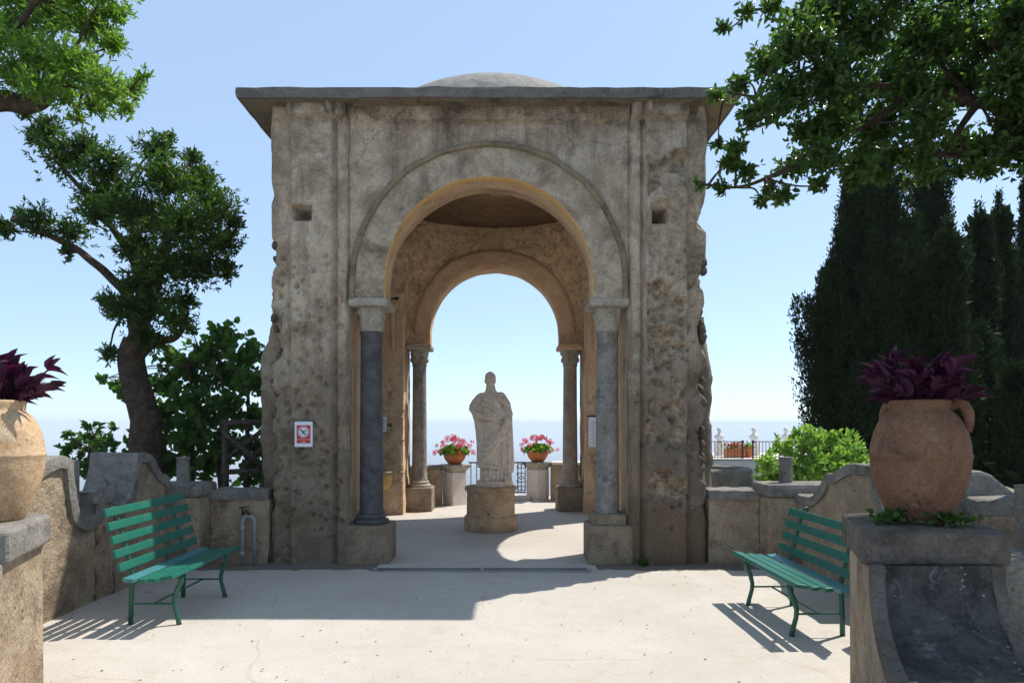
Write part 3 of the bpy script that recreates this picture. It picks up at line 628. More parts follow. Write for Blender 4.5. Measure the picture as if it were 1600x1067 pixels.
# ------------------------------------------------------------------ statue
def statue():
    b = MB()
    # z 0 = top of plinth; x to the right of the viewer, -y towards the viewer
    def loft(sec, n=40):
        k0 = len(b.v)
        def P(i, j):
            cx, cy, rx, ry, z = sec[j]; a = 2 * math.pi * i / n; return (cx + rx * math.cos(a), cy + ry * math.sin(a), z)
        b.grid(P, n, len(sec) - 1); b.f.append(tuple(reversed(range(k0, k0 + n)))); b.m.append(0); b.f.append(tuple(range(k0 + (n + 1) * (len(sec) - 1), k0 + (n + 1) * (len(sec) - 1) + n))); b.m.append(0)
    # under-tunic, mantle, torso
    loft([(.06, .0, .235, .17, -.02), (.06, .0, .23, .165, .05), (.06, .0, .23, .165, .26), (.06, 0, .22, .16, .40)])
    loft([(.06, -.005, .265, .20, .20), (.06, -.005, .258, .198, .30), (.06, -.01, .25, .195, .5), (.06, -.01, .238, .19, .7), (.05, -.005, .228, .185, .86), (.04, 0, .20, .165, 1.0), (.02, .0, .175, .145, 1.1), (.01, 0, .175, .15, 1.2), (.005, .0, .165, .13, 1.28), (.005, .005, .115, .09, 1.35), (0, .005, .07, .07, 1.40)])
    b.sphere((-.065, -.10, 1.20), (.075, .065, .08)); b.sphere((.085, -.105, 1.205), (.075, .065, .08))
    b.sphere((-.135, .01, 1.29), (.08, .08, .065)); b.sphere((.15, .01, 1.30), (.08, .08, .065))
    b.tube([(0, .005, 1.36), (-.005, -.01, 1.48)], [.088, .066], 14)
    # right arm of the figure bent under the mantle, elbow out; mantle falls from it
    b.tube([(-.15, .01, 1.28), (-.235, .0, 1.20), (-.295, -.01, 1.11)], [.07, .066, .055], 14); b.tube([(-.295, -.01, 1.12), (-.22, -.08, 1.02), (-.12, -.15, .97)], [.055, .055, .045], 14)
    loft([(-.12, .02, .085, .10, .25), (-.12, .02, .09, .11, .5), (-.135, .01, .085, .11, .75), (-.15, .0, .10, .10, .92), (-.18, -.01, .11, .08, 1.05), (-.20, -.01, .10, .06, 1.15), (-.19, 0, .08, .06, 1.25), (-.17, 0, .05, .05, 1.32)], 24)
    # left arm lowered, forearm forward; mantle cascade below the hand
    b.tube([(.165, .01, 1.29), (.24, .0, 1.17), (.275, -.02, 1.04)], [.07, .07, .06], 14); b.tube([(.285, -.02, 1.04), (.27, -.12, .93), (.225, -.19, .845)], [.06, .05, .035], 14)
    loft([(.285, -.08, .065, .10, .14), (.28, -.08, .07, .10, .3), (.275, -.085, .06, .10, .55), (.275, -.08, .055, .10, .75), (.28, -.06, .055, .10, .92), (.285, -.03, .045, .06, 1.04)], 24)
    # hand
    b.sphere((.215, -.205, .815), (.030, .022, .042))
    for k in range(4): b.tube([(.198 + .012 * k, -.215, .80), (.192 + .013 * k, -.222, .755 - .004 * (k == 1)), (.195 + .012 * k, -.212, .715 + .008 * abs(k - 1))], [.0105, .010, .008], 8)
    b.tube([(.192, -.208, .83), (.178, -.218, .80), (.180, -.222, .775)], [.011, .010, .008], 8)
    # feet
    for x, y in ((-.055, -.20), (.265, -.19)):
        b.sphere((x, y + .02, .03), (.048, .10, .045))
        for k in range(5): b.sphere((x - .03 + .015 * k, y - .075 + abs(k - 1) * .006, .018), (.010, .018, .013), 8, 6)
    # head: skull, jaw, nose, brow, lips, ears, waved hair and bun
    kh = len(b.v); h = Vector((-.008, -.02, 1.555))
    b.sphere(h + Vector((0, .012, .018)), (.076, .092, .088), 20, 14); b.sphere(h + Vector((0, -.028, -.045)), (.064, .064, .070), 18, 12); b.sphere(h + Vector((0, -.055, -.088)), (.026, .022, .022))
    b.tube([h + Vector((0, -.082, .012)), h + Vector((0, -.103, -.03)), h + Vector((0, -.090, -.040))], [.010, .014, .012], 8)
    b.tube([h + Vector((-.045, -.072, .020)), h + Vector((0, -.088, .024)), h + Vector((.045, -.072, .020))], .010, 8)
    b.tube([h + Vector((-.02, -.083, -.062)), h + Vector((0, -.092, -.060)), h + Vector((.02, -.083, -.062))], .008, 8); b.sphere(h + Vector((0, -.085, -.073)), (.016, .01, .007))
    for s in (-1, 1):
        b.sphere(h + Vector((s * .070, .02, -.022)), (.016, .040, .045)); b.sphere(h + Vector((s * .03, -.072, 0)), (.016, .01, .010))
    rr = random.Random(2)
    for k in range(70):
        a = rr.uniform(0, 2 * math.pi); e = rr.uniform(.05, 1.45); v = Vector((math.cos(a) * math.cos(e), math.sin(a) * math.cos(e), math.sin(e)))
        if v.y < -.55 and v.z < .55: continue
        b.sphere(h + Vector((0, .014, .022)) + Vector((v.x * .074, v.y * .088, v.z * .078)), rr.uniform(.011, .016), 8, 6)
    b.sphere(h + Vector((0, .105, .01)), (.05, .04, .045))
    b.v[kh:] = [tuple(Vector((h.x, h.y, 1.43)) + (Vector(q) - Vector((h.x, h.y, 1.43))) * 1.04 + Vector((0, 0, .0))) for q in b.v[kh:]]
    # folds laid on the surface
    bv = BVHTree.FromPolygons([Vector(q) for q in b.v], b.f)
    def fold(pts, r, front=True, n=26):
        pts = [Vector((x, 0, z)) for x, z in pts]; path = []
        for k in range(n + 1):
            t = k / n * (len(pts) - 1); i = min(int(t), len(pts) - 2); f = t - i
            p0, p1, p2, p3 = pts[max(i - 1, 0)], pts[i], pts[i + 1], pts[min(i + 2, len(pts) - 1)]
            q = .5 * ((2 * p1) + (p2 - p0) * f + (2 * p0 - 5 * p1 + 4 * p2 - p3) * f * f + (3 * p1 - p0 - 3 * p2 + p3) * f ** 3)
            hit = bv.ray_cast(Vector((q.x, -1.2 if front else 1.2, q.z)), Vector((0, 1 if front else -1, 0)))
            if hit[0] is None:
                continue
            path.append(hit[0] + Vector((0, -1.0 * r if front else 1.0 * r, 0)))
        if len(path) > 3:
            nn = len(path); b.tube(path, [1.25 * r * (.45 + .75 * math.sin(math.pi * (.12 + .76 * k / (nn - 1)))) for k in range(nn)], 8)
    def zx(a, c): return ((a - 262) / 387, (695 - c) / 387)
    Z = lambda *q: [zx(*s) for s in q]
    # thick diagonal roll over the chest
    for off, r in ((0, .034), (20, .026), (-20, .022)):
        fold(Z((238 + off, 165), (262 + off, 210), (300 + off, 266), (340 + off * .6, 310), (378, 340 + off * .5)), r)
    for off, r in ((0, .020), (26, .022), (54, .018)):                                # curved folds over the belly to the elbow
        fold(Z((150, 240 + off * .8), (190, 275 + off), (240, 302 + off), (300, 300 + off * .6), (350, 322)), r)
    for k in range(3): fold(Z((165 + 14 * k, 215 - 8 * k), (198 + 14 * k, 238), (235 + 12 * k, 246 + 6 * k), (268 + 8 * k, 232 + 6 * k)), .013)
    for k in range(5):                                                                # long sweeps from the hip to the lower left
        fold(Z((352, 338 + 14 * k), (316 - 6 * k, 405 + 26 * k), (258 - 9 * k, 470 + 30 * k), (203 - 2 * k, 474 + 34 * k)), .019 + .005 * (k % 2))
    fold(Z((186, 596), (240, 607), (300, 616), (350, 628), (392, 640)), .019)          # hem
    for k in range(9): fold(Z((190 + 23 * k, 614 + 2.5 * k), (189 + 23.4 * k, 655), (187 + 24 * k, 694)), .020 + .005 * (k % 2))
    for k in range(4): fold(Z((344 + 13 * k, 345), (341 + 14.5 * k, 450), (338 + 17 * k, 560), (337 + 19 * k, 642 - 14 * (k % 2))), .021)
    for k in range(3): fold(Z((150 + 17 * k, 275), (175 + 14 * k, 350), (187 + 12 * k, 460), (186 + 12 * k, 590)), .019)
    for k in range(2): fold(Z((315 + 22 * k, 195), (338 + 18 * k, 235), (352 + 14 * k, 290)), .017)
    for k in range(8): fold([(-.19 + .065 * k, 1.2 - .02 * k), (-.19 + .068 * k, .8), (-.18 + .068 * k, .4), (-.17 + .066 * k, .05)], .022, front=False)
    me = b.mesh('figure', M_MARB)
    o = bpy.data.objects.new('tmp', me); COL.objects.link(o)
    q = o.modifiers.new('r', 'REMESH'); q.mode = 'VOXEL'; q.voxel_size = .0062; q.use_smooth_shade = True
    q = o.modifiers.new('s', 'SMOOTH'); q.factor = .4; q.iterations = 1
    dg = bpy.context.evaluated_depsgraph_get(); out = bpy.data.meshes.new_from_object(o.evaluated_get(dg)); bpy.data.objects.remove(o)
    out.shade_smooth(); return out
SP = Vector((AX - .03, 10.55, 0))
t = empty('pedestal', SP, 'round stone drum pedestal with base ring beneath the draped statue', 'pedestal')
b = MB().lathe([(.40, 0), (.412, .03), (.412, .185), (.40, .215), (.385, .225)], SP, 56, wob=.006); b.build('base_ring', M_PED, t, auto=40)
b = MB().lathe([(.378, .2), (.372, .26), (.37, .58), (.378, .60), (.395, .61), (.40, .64), (.395, .665), (.385, .672), (.001, .675)], SP, 56, wob=.006); b.build('drum', M_PED, t, auto=40)
b = MB().lathe([(.016, -.004), (.016, .004)], (0, 0, 0), 12)
b.v = [(SP.x - .03 + x, SP.y - .372 + z * 1.5, .275 + y) for x, y, z in b.v]; b.build('bolt_hole', M_SK, t)
zp = .675
t = empty('draped_statue', SP + Vector((0, 0, zp)), 'weathered marble statue of a draped standing woman on round pedestal', 'statue')
b = MB(); n = 48; prof = [(1, 0), (1.0, .065), (.97, .085), (.001, .087)]
b.lathe([(r * .285, z) for r, z in prof], (0, 0, 0), n, wob=.02); b.v = [(SP.x + .06 + x * 1.0, SP.y - .02 + y * .86, zp + z) for x, y, z in b.v]; b.build('plinth', M_MARB, t, auto=40)
link(statue(), 'figure', t, basis=Matrix.Translation(SP + Vector((0, 0, zp + .082))))

# ------------------------------------------------------------------ benches
def bench(loc, rz, label, nback):
    t = empty('park_bench', loc, label, 'bench', 'green slatted benches', rz)
    zt = .16 if nback == 4 else 0; L = 1.36                                           # local: faces +x, runs along y, front feet near x=0
    for y in (-.44, .44):
        b = MB(); fl = [(0, 0), (-.012, .06), (-.035, .14), (-.04, .2), (-.02, .28), (.012, .34), (.02, .385), (.0, .405)]
        b.tube([(x, y, z) for x, z in fl], [.021, .019, .018, .019, .021, .022, .021, .018], 8, flat=1.0); b.build('front_leg', M_IRONG, t, smooth=True, local=True)
        b = MB(); b.tube([(-.40, y, 0), (-.395, y, .2), (-.385, y, .40), (-.42, y, .55), (-.47, y, .73), (-.525 + .13 * zt, y, .93 - zt * .5), (-.54 + .13 * zt, y, .955 - zt * .5), (-.56 + .13 * zt, y, .96 - zt * .5), (-.568 + .13 * zt, y, .94 - zt * .5), (-.558 + .13 * zt, y, .925 - zt * .5)], [.021, .02, .02, .018, .017, .015, .013, .012, .011, .01], 8); b.build('rear_leg', M_IRONG, t, smooth=True, local=True)
        b = MB(); b.tube([(0, y, .395), (-.13, y, .378), (-.28, y, .372), (-.39, y, .385)], .016, 8); b.build('seat_rail', M_IRONG, t, smooth=True, local=True)
        b = MB(); b.tube([(-.03, y, .17), (-.395, y, .17)], .008, 6); b.build('stretcher', M_IRONG, t, local=True)
    b = MB(); b.tube([(-.21, -.44, .17), (-.21, .44, .17)], .008, 6); b.build('brace', M_IRONG, t, local=True)
    rr = random.Random(int(loc[0] * 10))
    for i, (x, z, w_, tilt, mt) in enumerate(((.015, .418, .098, -9, M_GREEN), (-.098, .400, .062, 3, M_GREEN), (-.185, .394, .062, 4, M_GREEN), (-.300, .396, .092, 6, M_TEAL))):
        b = MB(); b.box((0, 0, 0), (w_, L - rr.uniform(0, .05), .032)); o = b.build('seat_slat', mt, t, local=True, bevel=.005)
        o.location = (x, rr.uniform(-.02, .02), z + .012); o.rotation_euler = (0, R(tilt), rr.uniform(-.006, .006))
        if i == 3: o['label'] = 'green seat slat with sky reflection in its colour'
    for i in range(nback):
        z = .50 + .108 * i ; x = -.385 - .045 - (z - .5) * .26
        b = MB(); b.box((0, 0, 0), (.026, L - .06, .068)); o = b.build('back_slat', M_GREEN, t, local=True, bevel=.005)
        o.location = (x + .045, rr.uniform(-.012, .012), z); o.rotation_euler = (0, R(-15), 0)
    return t
bench((-2.65, 6.02, 0), R(-1), 'green slatted bench by the pebbledash wall and the bent pipe', 5)
bench((2.21, 5.72, 0), R(180 + 1.5), 'green slatted bench beside the dark scooped pedestal with clay jar', 4)

# ------------------------------------------------------------------ parapet walls
def offset_profile(pr, d):
    out = []
    for i, (a, c) in enumerate(pr):
        p0 = Vector(pr[max(i - 1, 0)]); p1 = Vector(pr[min(i + 1, len(pr) - 1)]); t_ = (p1 - p0).normalized(); n_ = Vector((t_.y, -t_.x)); out.append((a + n_.x * d, c + n_.y * d))
    return out
def smooth_prof(pr, k=6):
    out = []
    for i in range(len(pr) - 1):
        p0, p1, p2, p3 = [Vector(pr[max(0, min(len(pr) - 1, i + q))]) for q in (-1, 0, 1, 2)]
        for s in range(k):
            f = s / k; q = .5 * ((2 * p1) + (p2 - p0) * f + (2 * p0 - 5 * p1 + 4 * p2 - p3) * f * f + (3 * p1 - p0 - 3 * p2 + p3) * f ** 3); out.append((q.x, q.y))
    return out + [pr[-1]]
def rough_wall(prof, fmap, z0, thick, mats, parent, cop=.105, name='wall_body'):
    """prof: (s, z) top line; fmap(s, depth, z) -> point; body face at depth 0, coping proud by 3 cm"""
    n = len(prof); nz = 26; b = MB()
    low = offset_profile(prof, cop)
    def P(i, j):
        s, z = low[i]; zz = z0 + (z - z0) * j / nz; p = Vector(fmap(s, 0, zz)); return p + noise.noise_vector(p * 3) * .012 + noise.noise_vector(p * 12) * .010
    b.grid(P, n - 1, nz)
    b.grid(lambda i, j: fmap(low[i][0], thick, z0 + (low[i][1] - z0) * j / 2), n - 1, 2, flip=True)
    for e in (0, n - 1):
        b.add([fmap(low[e][0], 0, z0), fmap(low[e][0], thick, z0), fmap(low[e][0], thick, low[e][1]), fmap(low[e][0], 0, low[e][1])], [(0, 1, 2, 3)])
    body = b.build(name, mats[0], parent, smooth=True)
    b = MB(); cs = [(0, -.030), (1, -.034)]
    def C(i, j):
        k = j / 8; a = prof[i]; c = low[i]
        ring = [(c, .02), (c, -.030), ((a[0] * .5 + c[0] * .5, a[1] * .5 + c[1] * .5), -.036), ((a[0] * .93 + c[0] * .07, a[1] * .93 + c[1] * .07), -.030), (a, -.01), (a, thick * .33), (a, thick * .66), (a, thick), ((c[0], c[1]), thick + .01)]
        (s, z), d = ring[j]; p = Vector(fmap(s, d, z)); return p + noise.noise_vector(p * 3.5) * .010 + noise.noise_vector(p * 14) * .005
    b.grid(C, n - 1, 8)
    for e in (0, n - 1): b.add([C(e, j) for j in range(9)], [tuple(range(9))])
    b.build('coping', mats[1], parent, auto=50)
    return body
left_prof = smooth_prof([(4.55, 1.05), (4.9, 1.10), (5.2, 1.18), (5.5, 1.30), (5.72, 1.365), (5.86, 1.36), (5.95, 1.29), (5.985, 1.1), (6.03, .90), (6.12, .80), (6.25, .79), (6.33, .84), (6.345, .985), (6.37, .995), (6.62, .99), (6.64, .97), (6.68, .86), (6.78, .87), (6.88, .98), (6.95, 1.15), (6.985, 1.31), (7.02, 1.335), (7.2, 1.33), (7.32, 1.27), (7.48, 1.11), (7.62, 1.06), (7.70, .97)], 5)
right_prof = smooth_prof([(4.75, 1.10), (5.2, 1.18), (5.5, 1.20), (5.62, 1.0), (5.75, .86), (5.9, .90), (6.0, 1.06), (6.06, 1.24), (6.1, 1.265), (6.4, 1.265), (6.6, 1.24), (6.85, 1.15), (7.02, 1.12), (7.12, 1.0), (7.3, .87), (7.55, .84), (7.72, .86)], 5)
def parapet(side_, fx, label, prof):
    t = empty('parapet_wall', (fx, 6.5, 0), label, 'wall', 'scrolled parapet walls')
    rough_wall(prof, (lambda s, d, z: (fx + side_ * d, s, z)), -.05, .46, (M_PEB, M_GREY if side_ < 0 else M_GREY), t)
    # corner block, stub post and the front-facing length that meets the pavilion
    b = MB(); x0, x1 = fx + side_ * .46, fx - side_ * .33
    b.box2((min(x0, x1), 7.71, -.05), (max(x0, x1), 8.14, .80)); b.build('corner_pier', M_PEB, t, bevel=.02)
    b = MB(); b.box2((min(x0, x1) - .03, 7.68, .80), (max(x0, x1) + .03, 8.17, .955)); b.build('corner_cap', M_GREY, t, bevel=.045)
    b = MB(); q = fx - side_ * .05; b.lathe([(.073, .94), (.07, 1.22), (.078, 1.225), (.078, 1.25), (.001, 1.255)], (q, 7.93, 0), 18, wob=.03); b.build('stub_post', M_GREY, t, auto=40)
    xe = AX + side_ * (HW + .02); a, c = fx - side_ * .33, xe
    lo, hi = min(a, c), max(a, c)
    pr = [(lo + (hi - lo) * k / 12, .86 + .003 * math.sin(k * 1.3)) for k in range(13)]
    rough_wall(pr, (lambda s, d, z: (s, 8.0 + d, z)), -.05, .34, (M_PEB, M_GREY), t, name='front_body')
    return t
lw = parapet(-1, -3.78, 'scrolled pebbledash parapet wall with grey coping behind the half-sunlit bench', left_prof)
b = MB(); b.box2((-4.02, 6.16, .8), (-3.90, 6.28, 1.31)); b.build('stub_post', M_GREY, lw, bevel=.015)
rw = parapet(1, 3.32, 'shaded scrolled parapet wall with grey coping below the lime green bush', right_prof)
# wall length and post to the right of the clay jar
t = empty('sloped_wall_end', (3.6, 5.0, 0), 'wall end with sloping sunlit top to the right of the clay jar', 'wall')
b = MB(); b.prism([(3.15, -.05), (3.80, -.05), (3.80, 1.02), (3.70, 1.13), (3.53, 1.27), (3.45, 1.30), (3.15, 1.30)], lambda a, c: (a, 4.92, c), lambda a, c: (a, 5.45, c)); b.build('wall_body', M_GREY, t, bevel=.03)
b = MB(); b.prism([(3.10, .93), (3.83, .93), (3.83, 1.045), (3.10, 1.06)], lambda a, c: (a, 4.86, c), lambda a, c: (a, 4.925, c)); b.build('coping', M_GREY, t, bevel=.025)
b = MB().lathe([(.085, 0), (.08, 1.24), (.085, 1.25), (.001, 1.26)], (3.335, 4.33, 0), 18, wob=.03); tag(b.build('stub_post', M_GREY, auto=40), 'short round grey cement post at the edge beyond the clay jar', 'post')

# ------------------------------------------------------------------ pedestals of the jars (scooped towards the viewer)
def jar_pedestal(mir, label, mats):
    m_body, m_cap, m_scoop = mats
    X = (lambda x: x) if mir > 0 else (lambda x: -.73 - x)
    t = empty('jar_pedestal', (X(2.4), 4.0, 0), label, 'pedestal', 'scooped jar pedestals')
    def face_x(y): return 1.92 + (y - 3.62) * .335
    # profile in (y, z), passage side follows face_x, far side 0.72 further
    scoop = [(3.60, .90), (3.585, .80), (3.54, .70), (3.46, .60), (3.35, .51), (3.2, .45), (3.02, .425), (2.9, .43), (2.84, .47), (2.78, .475), (2.72, .44), (2.70, .36)]
    W = .70
    def shell(prof, inset, x_off0, x_off1, mat, name, bev=0, nz=14):
        b = MB(); n = len(prof)
        pl = [Vector((X(face_x(y) + x_off0), y, z)) for y, z in prof]; pr_ = [Vector((X(face_x(y) + x_off1), y, z)) for y, z in prof]
        for i in range(n):
            for L_ in (pl, pr_):
                L_[i] += noise.noise_vector(L_[i] * 5) * .010
        b.add(pl + pr_, [tuple(range(n)), tuple(reversed(range(n, 2 * n)))] + [(i, i + n, (i + 1) % n + n, (i + 1) % n) for i in range(n)])
        return b.build(name, mat, t, auto=45, bevel=bev)
    shell([(4.30, -.05), (4.30, .92), (3.645, .92)] + [(y + .04, z - .06) for y, z in scoop[1:]] + [(2.74, -.05)], 0, .03, W - .03, m_body, 'body')
    # side rims following the scoop and the dark scoop bed between them
    lo = offset_profile(scoop, .10)
    shell([(y, z + .012) for y, z in scoop] + list(reversed([(a, c) for a, c in lo])), 0, 0, .075, m_cap, 'rim', .012)
    shell([(y, z + .012) for y, z in scoop] + list(reversed([(a, c) for a, c in lo])), 0, W - .075, W, m_cap, 'rim', .012)
    shell([(y + .006, z - .006) for y, z in scoop] + list(reversed([(a, c) for a, c in offset_profile(scoop, .09)])), 0, .07, W - .07, m_scoop, 'scoop')
    # cap slab with rounded corners
    b = MB(); pts = []
    x0 = lambda y: face_x(y) - .025
    pts = [(x0(3.60) + .02, 3.575), (x0(3.6) + W * .5, 3.565), (x0(3.6) + W + .02, 3.53), (x0(3.6) + W + .06, 3.56), (x0(4.2) + W + .04, 4.28), (x0(4.2) + W, 4.33), (x0(4.3) + .07, 4.345), (x0(4.3) + .0, 4.30), (x0(4.0), 4.0), (x0(3.7) - .01, 3.68), (x0(3.6) - .012, 3.60)]
    if mir < 0: pts = list(reversed(pts))
    b.prism(pts, lambda a, c: (X(a), c, 1.075), lambda a, c: (X(a), c, .90)); b.build('cap', m_cap, t, bevel=.03)
    return t
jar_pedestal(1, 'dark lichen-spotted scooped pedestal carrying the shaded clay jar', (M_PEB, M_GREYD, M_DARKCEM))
jar_pedestal(-1, 'sunlit pebbledash pedestal carrying the pale clay jar', (M_PEB, M_GREY, M_DARKCEM))
t = empty('retaining_wall', (3.2, 3.9, 0), 'low grey wall behind the dark scooped pedestal', 'wall')
b = MB().box2((2.72, 3.72, -.05), (4.6, 4.1, .90)); b.build('wall_body', M_GREY, t, bevel=.02)

# ------------------------------------------------------------------ clay jars with purple plants
def leaf_mesh(name, mat, L=1, W=.28, fold=.10, curl=.12, seg=4):
    b = MB(); vs = []; fs = []
    prof = [(0, .02), (.2, .75), (.45, 1), (.75, .62), (1, .0)]
    for i, (t_, w_) in enumerate(prof):
        z = -curl * t_ * t_; vs += [(t_ * L, -W / 2 * w_, z + fold * w_ * W), (t_ * L, 0, z), (t_ * L, W / 2 * w_, z + fold * w_ * W)]
    for i in range(len(prof) - 1):
        a = 3 * i; fs += [(a, a + 1, a + 4, a + 3), (a + 1, a + 2, a + 5, a + 4)]
    return b.add(vs, fs).mesh(name, mat, True)
PURL = [leaf_mesh('leaf', M_PUR, .125, .034, 1.2, .03), leaf_mesh('leaf', M_PUR, .125, .030, 1.6, -.02), leaf_mesh('leaf', M_PUR, .125, .036, .8, .06)]
def jar(loc, label, mat, seed, handles):
    r = random.Random(seed); c = Vector(loc)
    t = empty('clay_jar', c, label, 'jar', 'large clay jars')
    prof = [(.001, 0), (.17, 0), (.185, .02), (.215, .09), (.252, .17), (.283, .27), (.296, .36), (.298, .395), (.3025, .403), (.304, .410), (.3025, .417), (.297, .424), (.292, .48), (.276, .55), (.250, .61), (.215, .66), (.188, .685), (.180, .695), (.182, .71), (.186, .735), (.188, .748), (.178, .755), (.160, .75), (.15, .68)]
    prof = [(r_ * .87, z_ * .935) for r_, z_ in prof]
    b = MB().lathe(prof, c, 56, wob=.012); b.build('body', mat, t, smooth=True)
    for a in handles:
        d = Vector((math.cos(a), math.sin(a), 0)); b = MB()
        b.tube([c + d * .15 + Vector((0, 0, .665)), c + d * .18 + Vector((0, 0, .685)), c + d * .214 + Vector((0, 0, .672)), c + d * .236 + Vector((0, 0, .63)), c + d * .240 + Vector((0, 0, .575)), c + d * .238 + Vector((0, 0, .52))], [.03, .03, .031, .03, .026, .016], 10); b.build('handle', mat, t, smooth=True)
    b = MB(); a = R(232); d = Vector((math.cos(a), math.sin(a), 0)); b.tube([c + d * .195 + Vector((0, 0, .11)), c + d * .225 + Vector((0, 0, .105))], [.03, .022], 12); b.build('spigot', mat, t, smooth=True)
    b = MB().lathe([(.135, .665), (.001, .675)], c, 24); b.build('soil', M_SOIL, t)
    pl = empty('purple_plant', c + Vector((0, 0, .745)), 'purple-leaved plant spilling over the rim of the ' + label.split(' on ')[0], 'plant', 'purple plants in jars')
    b = MB(); tips = []
    for k in range(56):
        a = r.uniform(0, 2 * math.pi); rr = r.uniform(.02, .11); el = r.uniform(.45, 1.5); ln = r.uniform(.12, .27)
        p0 = c + Vector((math.cos(a) * rr, math.sin(a) * rr, .66)); d = Vector((math.cos(a) * math.cos(el), math.sin(a) * math.cos(el), math.sin(el)))
        p1 = p0 + d * ln * .6 + Vector((0, 0, .02)); p2 = p0 + d * ln + Vector((0, 0, -.03 * math.cos(el)))
        b.tube([p0, p1, p2], [.006, .005, .004], 5); tips.append((p0, p1, p2, d))
    if seed == 1:
        p0 = c + Vector((.08, 0, .72)); p2 = c + Vector((.32, .0, .88)); b.tube([p0, (p0 + p2) / 2 - Vector((0, 0, .01)), p2], .005, 5); tips.append((p0, (p0 + p2) / 2, p2, Vector((.8, 0, .5))))
    b.build('stems', M_PUR, pl, smooth=True)
    for p0, p1, p2, d in tips:
        for k in range(6):
            f = r.uniform(.35, 1) if k < 3 else 1.0; q = p0.lerp(p2, f) if f < 1 else p2
            dr = (d + Vector((r.uniform(-1, 1), r.uniform(-1, 1), r.uniform(-.5, .7))) * .75).normalized()
            M_ = Matrix.Translation(q) @ dr.to_track_quat('X', 'Z').to_matrix().to_4x4() @ Matrix.Rotation(r.uniform(-.8, .8), 4, 'X') @ Matrix.Scale(r.uniform(.6, 1.05), 4)
            link(r.choice(PURL), 'leaf', pl, basis=M_)
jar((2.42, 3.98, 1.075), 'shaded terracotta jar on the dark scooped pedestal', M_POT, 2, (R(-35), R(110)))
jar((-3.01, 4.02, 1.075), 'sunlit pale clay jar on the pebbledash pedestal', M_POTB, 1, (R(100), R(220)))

# ------------------------------------------------------------------ foliage generators
def leaves_np(pos, dirs, ups, size, W=.4, fold=.25):
    """pos,dirs,ups (n,3), size (n,) -> verts, faces of two folded quads each"""
    n = len(pos); d = dirs / np.linalg.norm(dirs, axis=1, keepdims=True); s = np.cross(d, ups); s /= np.linalg.norm(s, axis=1, keepdims=True) + 1e-9; u = np.cross(s, d)
    T = [(0, 0, 0), (.32, -W / 2, fold * W), (.72, -W * .4, fold * W * .8), (1, 0, -.06), (.72, W * .4, fold * W * .8), (.32, W / 2, fold * W)]
    v = np.stack([pos + size[:, None] * (a * d + b_ * s + c * u) for a, b_, c in T], 1).reshape(-1, 3)
    base = np.arange(n)[:, None] * 6
    f = np.concatenate([base + np.array([[0, 1, 2, 3]]), base + np.array([[0, 3, 4, 5]])], 0)
    return v, f
def np_mesh(name, v, f, mat):
    me = bpy.data.meshes.new(name); me.vertices.add(len(v)); me.vertices.foreach_set('co', v.astype(np.float32).ravel())
    k = f.shape[1]; me.loops.add(f.size); me.loops.foreach_set('vertex_index', f.astype(np.int32).ravel())
    me.polygons.add(len(f)); me.polygons.foreach_set('loop_start', np.arange(len(f), dtype=np.int32) * k); me.polygons.foreach_set('loop_total', np.full(len(f), k, dtype=np.int32))
    me.materials.append(mat); me.update(); me.validate(); return me
def foliage(parent, clusters, per, size, W, mat, seed, whorl=9, single=300, name='crown', up=.5, spread=.8, shell=.55, holes=True, dens=1):
    """clusters: (centre, radius); sprigs of leaves through each cluster's volume"""
    g = np.random.default_rng(seed); P_, D_, U_, S_ = [], [], [], []
    for c, r in clusters:
        n = max(3, int(per * r * r * dens)); c = np.array(c)
        q = g.normal(size=(n, 3)); q /= np.linalg.norm(q, axis=1, keepdims=True); rad = r * (shell + (1 - shell) * g.random(n) ** .6) * (g.random(n) ** .25)
        p = c + q * rad[:, None] * np.array([1, 1, .85]) * (1 + .25 * g.normal(size=(n, 1)))
        ax = q * .8 + np.array([0, 0, up]) + g.normal(size=(n, 3)) * .35; ax /= np.linalg.norm(ax, axis=1, keepdims=True)
        t1 = np.cross(ax, g.normal(size=(n, 3))); t1 /= np.linalg.norm(t1, axis=1, keepdims=True); t2 = np.cross(ax, t1)
        for k in range(whorl):
            a = 2 * np.pi * (k * .382 + g.random(n) * .12); e = (.25 + spread * k / whorl + g.random(n) * .3)
            d = ax * np.cos(e)[:, None] + (t1 * np.cos(a)[:, None] + t2 * np.sin(a)[:, None]) * np.sin(e)[:, None]
            P_.append(p - ax * (size * .9 * k / whorl)); D_.append(d); U_.append(ax + g.normal(size=(n, 3)) * .35); S_.append(size * (.5 + .85 * g.random(n)))
    P_, D_, U_, S_ = map(np.concatenate, (P_, D_, U_, S_))
    dist = np.linalg.norm(P_ - np.array([0, 0, 1.65]), axis=1) - .6 * S_ / size * 0
    order = np.argsort(dist + g.random(len(dist)) * .5); a, rest = order[:single], order[single:]
    v, f = leaves_np(P_[rest], D_[rest], U_[rest], S_[rest], W)
    o = link(np_mesh(name, v, f, mat), name, parent); tag(o, kind='stuff')
    if single:
        v1, f1 = leaves_np(np.zeros((1, 3)), np.array([[1., 0, 0]]), np.array([[0, 0, 1.]]), np.ones(1), W); lm = np_mesh('leaf', v1, f1, mat)
        for i in a:
            d = Vector(D_[i]).normalized(); s_ = d.cross(Vector(U_[i])).normalized(); u = s_.cross(d)
            # leaf template: x along d, y = cross(d, up)
            M_ = Matrix((( d.x, -s_.x, u.x, 0), (d.y, -s_.y, u.y, 0), (d.z, -s_.z, u.z, 0), (0, 0, 0, 1)))
            link(lm, 'leaf', parent, basis=Matrix.Translation(Vector(P_[i])) @ M_ @ Matrix.Scale(S_[i], 4))
    return o
